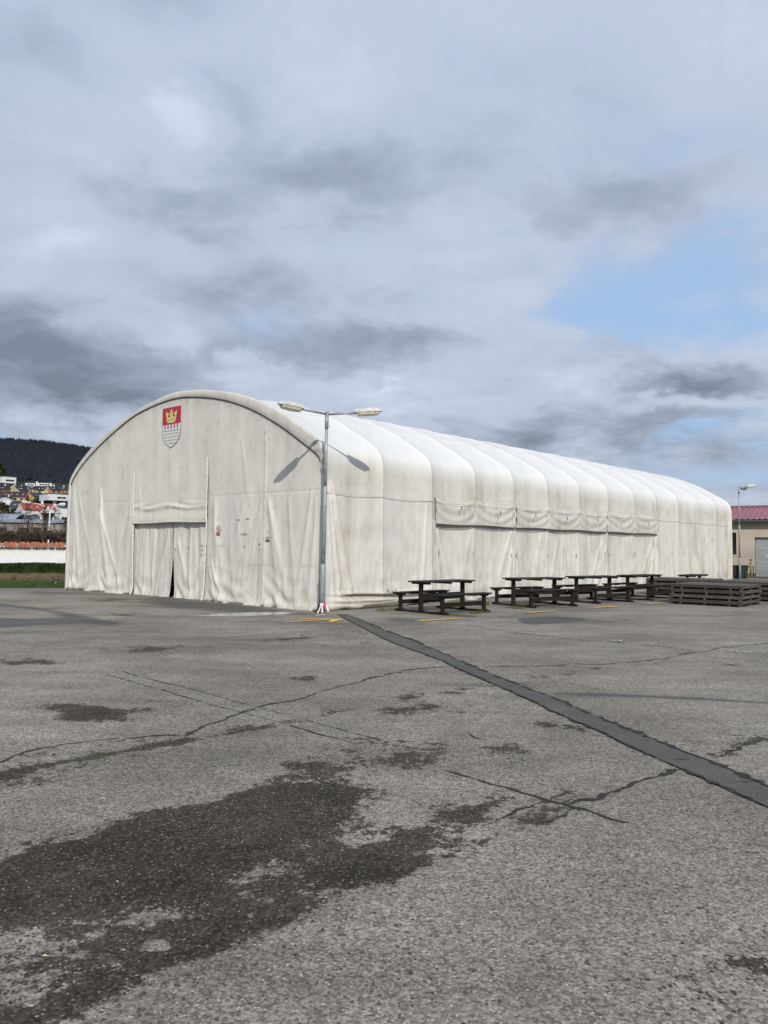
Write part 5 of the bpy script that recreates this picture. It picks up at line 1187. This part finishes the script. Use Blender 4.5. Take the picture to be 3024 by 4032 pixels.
for x in np.arange(-5.2,9.,.208):
    for row in(0,1):
        if first: o=t0; first=False
        else: o=t0.copy(); COL.objects.link(o)
        o.location=(x+rg.uniform(-.012,.012)+row*.0,row*.19+.0,row*.135+rg.uniform(-.006,.006)); o.rotation_euler=(0,rg.uniform(-.05,.05),rg.uniform(-.05,.05))
A=[]
mb=MB()
for x in list(np.arange(-14,-5.4,.208)):
    for row in(0,1):
        for q in range(4):
            a0=math.pi*q/4;a1=math.pi*(q+1)/4
            mb.add([(x-math.cos(a0)*.1,-.2+row*.19,1.37+row*.135+math.sin(a0)*.075),(x-math.cos(a1)*.1,-.2+row*.19,1.37+row*.135+math.sin(a1)*.075),(x-math.cos(a1)*.09,.02+row*.19,1.545+row*.135+math.sin(a1)*.07),(x-math.cos(a0)*.09,.02+row*.19,1.545+row*.135+math.sin(a0)*.07)],[(0,1,2,3)])
o=build('tile_row',mb,M_TILE,ww,True); o['kind']='stuff'
mb=MB(); mb.box(4.6,4.66,.15,.2,1.7,1.86); build('broken_tile',mb,M_LIME,ww); 
mb=MB(); mb.box(2.2,2.45,-.14,-.05,1.46,1.50); mb.box(6.2,6.5,-.16,-.02,1.58,1.62); mb.box(5.9,6.1,-.1,.1,1.64,1.68); mb.box(5.6,5.8,-.2,-.06,1.5,1.55); build('loose_mortar',mb,M_LIME,ww,tiny=True)
# bare brown scrub and rusty shrubs
def scrub(rg,n):
    x=rg.uniform(-40,-12,n); y=rg.uniform(48,53,n); z=rg.uniform(.2,2.45,n)*(1-.12*rg.random(n))+.12*np.sin(x*1.7)
    return np.stack([x,y,z],1)
V,F=cards(60000,scrub,.16,6,2.2); sc=stuff(np_mesh('bare_scrub',V,F,M_TWIG),'thick brown leafless scrub behind the tiled wall','scrub')
mb=MB(); mb.box(-40,-12,50.5,52.5,0,2.05); o=build('inner_twigs',mb,M_TWIG,sc)
for k,(x,z0,z1,wd,lab) in enumerate(((-24.35,2.2,4.6,.85,'tall rusty brown shrub in front of the grey shed, left of its middle window'),(-26.6,2.0,4.9,1.1,'rusty brown shrub at the left picture edge before the grey shed'),(-23.2,2.0,4.3,.5,'slender rusty shrub between two shed windows'),(-21.3,2.0,3.5,.55,'short brown shrub beside the tent wall'))):
    r=empty('shrub',(x,53,0)); tag(r,lab,'shrub','rusty shrubs before the shed')
    def f(rg,n,z0=z0,z1=z1,wd=wd):
        z=rg.uniform(z0-.4,z1,n); q=(z-z0)/(z1-z0); rr=wd*np.clip(1.2-q,.2,1)*np.abs(rg.normal(0,.75,n)); a=rg.uniform(0,6.28,n); return np.stack([rr*np.cos(a),rr*np.sin(a),z],1)
    V,F=cards(420,f,.13,20+k,1.6); np_mesh('leaves',V,F,M_RUST,r)
    mb=MB(); rg2=np.random.default_rng(k)
    for j in range(9): mb.tube([(rg2.uniform(-.15,.15),rg2.uniform(-.1,.1),0),(rg2.uniform(-.3,.3)*wd,0,z0),(rg2.uniform(-.7,.7)*wd,0,z1-rg2.uniform(0,.8))],[.03,.02,.006],4)
    build('stem',mb,M_TWIG,r,tiny=True)
# grey shed with metal roof
M_SHW,t=new_mat('weathered_shed_wall'); p=t.obj(); n_=t.noise(t.scale(p,2.2,1,.35),1.,6,.65); t.out(t.mix(t.map(n_,.38,.62),(.125,.115,.10),(.30,.28,.25)),.9)
M_SHR=simple('blue_grey_metal_roof',(.25,.28,.34),.45,.25,1.,.2,0,.4); M_DKW=simple('dark_opening',(.02,.02,.022),.6,.2)
sh=empty('grey_shed',(-38.2,90,0)); tag(sh,'long grey weathered shed with blue metal roof behind the brown scrub','shed')
mb=MB(); mb.box(-16,.9,.0,9,0,4.1); build('wall',mb,M_SHW,sh)
mb=MB(); mb.box(-16,1.1,-.3,0,4.12,4.42); mb.box(-16,1.1,-.1,9,4.42,4.5); build('fascia',mb,M_SHR,sh)
A=np.zeros((40,8,3)); q=np.linspace(0,math.pi/2,8)
for j in range(8): A[:,j,0]=np.linspace(-16,-4.9+.4*math.sin(q[j]),40); A[:,j,1]=.6+2.2*(1-math.cos(q[j])); A[:,j,2]=4.5+.75*math.sin(q[j])
mb=MB(); mb.grid(A); mb.box(-16,-4.9,2.7,7,4.5,5.2); build('roof',mb,M_SHR,sh)
mb=MB()
for x0 in np.arange(-15.8,-5,.6): mb.box(x0-.02,x0+.02,.55,2.8,4.5,4.53)
build('roof_seam',mb,M_SHR,sh,tiny=True)
for x0 in(-8.0,-10.3-1.9,-5.6):
    mb=MB(); mb.tube([(x0,2.6,5.0),(x0,2.6,5.38),(x0,2.6,5.42),(x0,2.6,5.55),(x0,2.6,5.6)],[.28,.28,.48,.34,.05],10); build('roof_vent',mb,M_SHR,sh,True)
for x0,x1 in((-10.2,-9.2),(-7.9,-7.2),(-6.5,-5.6),(-4.2,-3.1),(-2.6,-1.6),(-12.4,-11.3)):
    wn=MB(); wn.box(x0,x1,-.03,.0,2.7,3.55); w_=build('window',wn,M_DKW,sh); mb=MB(); mb.box(x0-.05,x1+.05,-.06,-.03,2.62,2.70); build('sill',mb,M_SHW,w_)
mb=MB(); mb.box(-2.95,-2.7,-.12,-.05,3.5,4.05); build('wall_box',mb,M_SHR,sh)
mb=MB(); mb.box(.9,3.4,2,8,0,3.2); rh=empty('red_roof_annex',(0,0,0)); 
rh.location=(-37,90,0); tag(rh,'small brick red roofed annex between the shed and the tent','annex'); build('wall',mb,M_SHW,rh)
mb=MB(); mb.add([(-.2,1.6,3.2),(3.6,1.6,3.2),(3.6,5,4.7),(-.2,5,4.7),(-.2,8,3.2),(3.6,8,3.2)],[(0,1,2,3),(3,2,5,4),(1,5,2),(0,3,4)]); build('roof',mb,M_TILE,rh)
# white lamp in town
M_WPAINT=simple('white_paint_metal',(.62,.63,.64),.5,.1)
tl=empty('street_lamp',(-30.25,70,0)); tag(tl,'slim white double headed lamp in front of the grey shed','street lamp')
mb=MB(); mb.tube([(0,0,0),(0,0,3),(.05,0,4.75)],[.085,.075,.06],8); build('pole',mb,M_WPAINT,tl,True)
for sx,ex,ez in((-1,-1.75,5.35),(1,.85,5.2)):
    mb=MB(); mb.tube([(.05,0,4.7),(.05+sx*.15,0,4.95),(ex*.6,0,ez-.08),(ex,0,ez)],[.05,.045,.04,.04],6); build('arm',mb,M_WPAINT,tl,True)
    mb=MB(); mb.tube([(ex-.1*sx,0,ez),(ex+.1*sx,0,ez+.03),(ex+.5*sx,0,ez+.05),(ex+.6*sx,0,ez+.03)],[.06,.14,.16,.05],8); build('lamp_head',mb,M_WPAINT,tl,True)
# ---- houses on the hillside
HW=dict(white=simple('white_render',(.66,.67,.67),.8,.05,.5),yellow=simple('yellow_render',(.50,.40,.21),.8,.06,.5),paleyellow=simple('pale_yellow_render',(.58,.50,.28),.8,.06,.5),orange=simple('orange_render',(.42,.20,.11),.8,.06,.5),ochre=simple('ochre_render',(.50,.33,.17),.8,.06,.5))
HR=dict(black=simple('black_roof_tiles',(.022,.022,.026),.7,.2,1.,0,0,.25),charcoal=simple('charcoal_roof_tiles',(.045,.047,.05),.7,.2,1.,0,0,.25),brown=simple('brown_roof_tiles',(.055,.030,.024),.7,.2,1.,0,0,.25),red=simple('red_roof_tiles',(.34,.075,.04),.7,.12,1.,0,0,.25),white=HW['white'])
M_WIN=simple('dark_window',(.018,.02,.024),.2,.2,1,0,0,.5); M_SKYL=simple('skylight_glass',(.28,.33,.40),.2,.1); M_PV=simple('solar_panel_blue',(.012,.018,.04),.25,.15)
def hwin(o,x0,x1,y,z0,z1,mat=None,fr=True):
    mb=MB(); mb.box(x0,x1,y-.04,y,z0,z1); w_=build('window',mb,mat or M_WIN,o)
    if fr:
        mb=MB(); mb.box(x0-.07,x1+.07,y-.07,y-.041,z0-.08,z0-.002); mb.box(x0-.07,x1+.07,y-.07,y-.041,z1+.002,z1+.07); build('window_frame',mb,HW['white'],w_)
def house(name,label,x,y,z,wid,he,hr,kind,rot,dep,wc,rc):
    az=math.atan2(x,y); o=empty(name,(x,y,z),-az+rad(rot)); tag(o,label,'house','houses on the hillside')
    W=HW[wc];Rf=HR[rc]; h=wid/2; mb=MB()
    if kind in('flat','modern'):
        if kind=='flat':
            mb.box(-h,h,0,dep,-3,hr); build('wall',mb,W,o); mb=MB(); mb.box(-h-.1,h+.1,-.12,dep+.1,hr,hr+.18); build('roof_edge',mb,W,o)
            if hr>2.5: hwin(o,-h*.5,h*.72,0,hr*.45,hr*.68); mb=MB(); mb.box(-h-2.2,h*.6,-2.5,0,-3,.6); build('lower_floor',mb,HR['charcoal'],o)
            else:
                for k in range(4): hwin(o,-h*.55+k*h*.34,-h*.55+k*h*.34+h*.27,0,hr*.3,hr*.78,None,False)
                if wid>7: mb=MB(); mb.add([(-h-.02,-.3,0),(-h-.02,2.2,0),(-h-.02,1.,2.5),(-h+.5,-.3,0),(-h+.5,2.2,0),(-h+.5,1.,2.5)],[(0,2,1),(3,4,5),(0,3,5,2),(1,2,5,4)]); build('gable',mb,W,o)
        else:
            mb.box(-h,h,0,dep,he,hr); build('wall',mb,W,o); hwin(o,-h*.12,h*.26,0,he+.65,he+1.25); hwin(o,h*.30,h*.70,0,he+.65,he+1.25)
            for zz in (.7,): hwin(o,-h*.93,-h*.88,0,he+.7,he+1.2,None,False)
            mb=MB(); mb.box(-h*.6,h,2.2,dep-.3,0.1,he); build('recessed_floor',mb,HR['charcoal'],o)
            for x0 in(-.3,.15,.6): hwin(o,h*x0,h*(x0+.3),2.2,.3,he-.3,None,False)
            mb=MB(); mb.box(-h*.35,-h*.05,1.6,2.15,.1,he); build('pillar',mb,W,o)
            mb=MB(); mb.box(-h*.6,h,.6,dep,-.25,.1); build('balcony_slab',mb,W,o); mb=MB(); mb.box(-h*.55,h,1.4,dep,-3,-.25); build('lower_floor',mb,HR['charcoal'],o)
        return
    mb.box(-h,h,0,dep,-3,he)
    if kind=='gable':   # gable faces the viewer
        mb.add([(-h,0,he),(h,0,he),(0,0,hr),(-h,dep,he),(h,dep,he),(0,dep,hr)],[(0,1,2),(3,5,4)]); build('wall',mb,W,o)
        mb=MB(); k=.18
        mb.add([(-h-.3,-.3,he-.2),(0,-.3,hr+.1),(0,dep+.3,hr+.1),(-h-.3,dep+.3,he-.2),(h+.3,-.3,he-.2),(h+.3,dep+.3,he-.2)],[(0,3,2,1),(1,2,5,4)]); build('roof',mb,Rf,o)
        hwin(o,-.5,.4,0,he-.2,he+.6,None,False)
        return
    # ridge parallel to the front
    mb.add([(-h,0,he),(-h,dep,he),(-h,dep/2,hr),(h,0,he),(h,dep,he),(h,dep/2,hr)],[(0,2,1),(3,4,5)]); build('wall',mb,W,o)
    e=.35; sl=(hr-he)/(dep/2)
    mb=MB(); mb.add([(-h-.1,-e,he-e*sl+.08),(h+.1,-e,he-e*sl+.08),(h+.1,dep/2,hr+.1),(-h-.1,dep/2,hr+.1),(-h-.1,dep+e,he-e*sl+.08),(h+.1,dep+e,he-e*sl+.08)],[(0,1,2,3),(3,2,5,4)])
    rf=build('roof',mb,Rf,o)
    if kind=='redhouse':
        g0,g1,gx0=.2,h*.86,h*.38; gz=hr-.55; gw=h*.42
        mb=MB(); mb.add([(gx0-gw,-.9,he),(gx0+gw,-.9,he),(gx0,-.9,gz),(gx0-gw,dep/2,he),(gx0+gw,dep/2,he),(gx0,dep/2,gz),(gx0-gw,-.9,-3),(gx0+gw,-.9,-3),(gx0+gw,0,-3),(gx0-gw,0,-3)],[(0,1,2),(6,7,1,0),(3,5,4)]); mb.box(gx0-gw,gx0+gw,-.88,0,-3,he); build('front_gable',mb,W,o)
        mb=MB(); mb.add([(gx0-gw-.3,-1.2,he-.25),(gx0,-1.2,gz+.12),(gx0,dep/2,gz+.12),(gx0-gw-.3,dep/2,he-.25),(gx0+gw+.3,-1.2,he-.25),(gx0+gw+.3,dep/2,he-.25)],[(0,3,2,1),(1,2,5,4)]); build('gable_roof',mb,Rf,o)
        hwin(o,gx0-.75,gx0-.3,-.9,he+.15,he+.7); hwin(o,gx0+.3,gx0+.75,-.9,he+.15,he+.7); hwin(o,-h*.5,-h*.1,0,-1,he-1.0,None,False); hwin(o,gx0-gw*.6,gx0+gw*.8,-.9,-1.,.7,HR['charcoal'],False)
        mb=MB(); mb.box(gx0-gw,h+.8,-2.2,-.95,.85,.95); build('porch_roof',mb,HR['charcoal'],o)
    elif wid>3:
        nw=max(2,int(wid/2.2))
        for k in range(nw):
            x0=-h+wid*(k+.3)/nw; hwin(o,x0,x0+wid*.4/nw,0,max(-.6,he-1.3),he-.35,None,wc!='white')
    if rc in('black','brown','charcoal','red'):
        for k in range(2 if wid<6 else 4):
            x0=-h*.6+k*wid*.22; yq=dep*.16; z0=he+yq*sl+.12; z1=he+(yq+.8)*sl+.12
            mb=MB(); mb.add([(x0,yq,z0),(x0+.55,yq,z0),(x0+.55,yq+.8,z1),(x0,yq+.8,z1)],[(0,1,2,3)]); build('skylight',mb,M_SKYL,rf)
    if 'solar' in label:
        for k in range(4):
            x0=-h*.7+k*.95; yq=dep*.08; mb=MB(); mb.add([(x0,yq,he+yq*sl+.16),(x0+.9,yq,he+yq*sl+.16),(x0+.9,yq+2.,he+(yq+2.)*sl+.16),(x0,yq+2.,he+(yq+2.)*sl+.16)],[(0,1,2,3)]); build('solar_panel',mb,M_PV,rf)
    if 'dormer' in label or 'small front gable' in label:
        gx0=h*.55 if 'dormer' in label else h*.1; gw=1.5; gz=hr-.3
        mb=MB(); mb.add([(gx0-gw,-.15,he+.3),(gx0+gw,-.15,he+.3),(gx0,-.15,gz),(gx0-gw,3,he+.3),(gx0+gw,3,he+.3),(gx0,3,gz),(gx0-gw,-.15,-1),(gx0+gw,-.15,-1)],[(0,1,2),(6,7,1,0),(0,2,5,3),(1,4,5,2)]); build('dormer',mb,W,o)
        mb=MB(); mb.add([(gx0-gw-.2,-.4,he+.2),(gx0,-.4,gz+.1),(gx0,3,gz+.1),(gx0-gw-.2,3,he+.2),(gx0+gw+.2,-.4,he+.2),(gx0+gw+.2,3,he+.2)],[(0,3,2,1),(1,2,5,4)]); build('dormer_roof',mb,Rf,o)
        hwin(o,gx0-.7,gx0-.1,-.15,he+.4,he+.95,None,False); hwin(o,gx0+.1,gx0+.7,-.15,he+.4,he+.95,None,False)
    mb=MB(); cx=h*.3; mb.box(cx,cx+.45,dep/2-.3,dep/2+.3,hr-.3,hr+.7); build('chimney',mb,HW['white'] if wc in('white','orange') else M_MORT,rf)
for hd_ in HOUSES: house(*hd_)
# garden trees between the houses
def tree(x,y,z,h,r,mat,label,kind='round',seed=0):
    o=empty('pine_tree' if kind=='cone' else 'garden_tree',(x,y,z)); tag(o,label,'tree','trees between the houses')
    def f(rg,n):
        q=rg.random(n); 
        if kind=='cone': zz=h*(.12+.88*q); rr=r*(1-q)*np.sqrt(rg.random(n))*1.1
        else:
            d=rg.normal(size=(n,3)); d/=np.linalg.norm(d,axis=1)[:,None]; rad_=rg.uniform(.55,1.,n)[:,None]*(1+.25*np.sin(d[:,:1]*5+seed)*np.cos(d[:,1:2]*4))
            p_=d*rad_*np.array([r,r,h*.42]); return p_+np.array([0,0,h*.58])
        a=rg.uniform(0,6.28,n); return np.stack([rr*np.cos(a),rr*np.sin(a),zz],1)
    V,F=cards(700,f,r*.42,seed); np_mesh('crown',V,F,mat,o); mb=MB(); mb.tube([(0,0,-1),(0,0,h*.7)],[.18,.06],6); build('trunk',mb,M_BARK,o)
TREES=[
 (-139.8, 309.9, 16.4, 5, 2.6, 0, 'brownish round tree between the ochre and white modern houses'),
 (-136.9, 300.3, 16.6, 3.6, 2.2, 0, 'low dark bush under the solar roof house'),
 (-121.7, 274.2, 15.1, 3.2, 2.4, 0, 'dark green shrubbery left of the modern house'),
 (-113.1, 228.6, 9.6, 4.5, 2.2, 0, 'dark green round tree at the left edge above the shed'),
 (-207.8, 421.5, 26.4, 16, 6, 1, 'dark conifer on the slope at the upper left edge'),
 (-213.7, 429.8, 23.9, 22, 7, 1, 'tall dark conifer touching the left picture edge'),
 (-204.3, 417.7, 32.1, 7, 5, 0, 'low dark bush right of the conifers below the forest'),
 (-72.3, 175.7, 5.7, 2.2, 1.0, 0, 'small dark bush before the white house by the tent'),
 (-100.2, 212.6, 9.0, 2.5, 2.6, 0, 'brown bush below the charcoal roof')]
for k,(x,y,z,h,r,kd,lab) in enumerate(TREES): tree(x,y,z,h,r,M_BUSH,lab,'cone' if kd else 'round',60+k)
# forested hill
def ridge_h(az):  # degrees
    return np.interp(az,[-60,-45,-30,-26.5,-24.,-21.,-17,-12,-5,5],[120,138,160,162,163,156,140,115,75,40])
M_FOR=leafmat('forest_canopy',(.012,.015,.019),(.022,.026,.030),.02,.05)  # bluish tint paints distance haze into the hill colour
az=np.linspace(-62,4,130); dd=np.concatenate([np.linspace(465,1420,48),[1600,1900]]); AZ,DD_=np.meshgrid(az,dd,indexing='ij')
base=np.hypot(1,0)*62
q=np.clip((DD_-465)/(1400-465),0,1); HH=33.+(ridge_h(AZ)*1.0-33)*(q**.95); HH=np.where(DD_>1420,HH-(DD_-1420)*.15,HH)
HH=HH+(fbm(AZ*.35,DD_*.004,3,77)-.5)*14*q*(1-q)*4
HH=np.where(AZ>-12,HH*sstep(6,-12,AZ),HH)
X=DD_*np.sin(np.radians(AZ)); Y=DD_*np.cos(np.radians(AZ))
hill=np_mesh('forested_hill',np.stack([X,Y,HH],-1),grid_faces(len(az),len(dd),True),M_FOR,None,True); structure(hill)
rg=np.random.default_rng(9); n=34000
ta=rg.uniform(-36,-16,n); td=475+945*rg.random(n)**.75
qq=(td-465)/935; iz=33.+(ridge_h(ta)-33)*(np.clip(qq,0,1)**.95)+(fbm(ta*.35,td*.004,3,77)-.5)*14*np.clip(qq*(1-qq)*4,0,1)
k=5; ph=rg.uniform(0,6.28,n); sz=np.interp(td,[470,1300],[.42,1.]); rr_=rg.uniform(3.,5.,n)*sz; hh_=rg.uniform(6,11,n)*sz; con=rg.random(n)<.45
hh_=np.where(con,hh_*1.35,hh_); 
cx=td*np.sin(np.radians(ta)); cy=td*np.cos(np.radians(ta))
vs=[np.stack([cx,cy,iz+hh_],1)]
for j in range(k):
    a=ph+2*math.pi*j/k; rj=rr_*rg.uniform(.75,1.2,n)*np.where(con,.55,.85); vs.append(np.stack([cx+rj*np.cos(a),cy+rj*np.sin(a),iz+hh_*np.where(con,.35,.72)],1))
for j in range(k):
    a=ph+2*math.pi*(j+.5)/k; rj=rr_*rg.uniform(.85,1.15,n); vs.append(np.stack([cx+rj*np.cos(a),cy+rj*np.sin(a),iz+hh_*.1-2],1))
V=np.stack(vs,1).reshape(-1,3); b0=np.arange(n)*11; F=[]
for j in range(k):
    j2=(j+1)%k
    F.append(np.stack([b0,b0+1+j,b0+1+j2],1)); F.append(np.stack([b0+1+j,b0+6+j,b0+1+j2],1)); F.append(np.stack([b0+6+j,b0+6+j2,b0+1+j2],1))
M_TREES=leafmat('forest_trees',(.015,.019,.027),(.025,.031,.040),.06,.05)  # lifted and blued so the far haze sits in the tree colour
stuff(np_mesh('forest',V,np.concatenate(F),M_TREES),'dark wooded hill rising behind the town','forest')
# magpie on the lawn
bd=empty('bird',(-13.05,30.85,.05),rad(15)); tag(bd,'black and white bird on the grass near the tent corner','bird')
mb=MB(); mb.tube([(-.09,0,.05),(-.07,0,.06),(0,0,.08),(.07,0,.115),(.10,0,.15),(.13,0,.16),(.16,0,.15)],[.01,.035,.055,.045,.028,.028,.006],8); build('body',mb,M_SBLK,bd,True)
mb=MB(); mb.tube([(-.02,0,.045),(.04,0,.06),(.08,0,.09)],[.035,.042,.02],8); build('belly',mb,M_TW,bd,True)
mb=MB(); mb.beam((-.28,0,.06),(-.07,0,.075),.03,.008); build('tail',mb,M_SBLK,bd)
mb=MB(); mb.tube([(.0,.02,0),(0,.02,.05)],.005,4); mb.tube([(.0,-.02,0),(0,-.02,.05)],.005,4); build('legs',mb,M_SBLK,bd,tiny=True)
# weeds along the tables and the tent foot
M_WEED=leafmat('weed_leaves',(.05,.085,.02),(.11,.14,.04),6.)
def weed(x,y,n,r,h,lab,seed):
    V,F=blades(n,-r,r,-r*.35,r*.35,h,.010,seed,.7); o=np_mesh('weed',V,F,M_WEED); o.location=(x,y,.006); o.rotation_euler=(0,0,TR); tag(o,lab,'weed','weeds growing from the cracks')
for k,(s_,u_,n_,r_,h_,lab) in enumerate(((1.3,-.95,60,.3,.10,'low weed tuft beside the first bench foot'),(2.6,-2.9,120,.35,.07,'green weeds at the front feet of the first picnic set'),(4.75,-1.55,90,.22,.14,'leafy weed between the first and second picnic sets'),(5.3,-2.6,160,.6,.06,'moss and weeds along the crack under the second picnic set'),(.1,12.9,90,.35,.12,'weeds at the left tent corner'),(.1,12.0,60,.3,.14,'sparse dry weed at the foot of the gable near its left seam'),(-.25,-.1,60,.16,.06,'tiny weeds at the near lamp post foot'))): weed(*V2(s_,u_)[:2],n_,r_,h_,lab,300+k)
# a few fallen leaves on the tarmac
M_LEAF=simple('pale_dead_leaf',(.55,.50,.30),.7,.2)
for k,(x,y,r_) in enumerate(((-1.30,3.08,.014),(-1.87,3.55,.012),(-1.25,3.75,.012))):
    mb=MB(); mb.add([(-r_,0,.004),(0,-r_*.5,.008),(r_,0,.004),(0,r_*.5,.009)],[(0,1,2,3)]); o=build('fallen_leaf',mb,M_LEAF); o.location=(x,y,.002); o.rotation_euler=(0,0,k*1.3); tag(o,['pale leaf on the dark wet patch, nearest the camera','small pale leaf at the left edge of the wet patch','pale leaf in the middle of the dark wet patch'][k],'leaf')
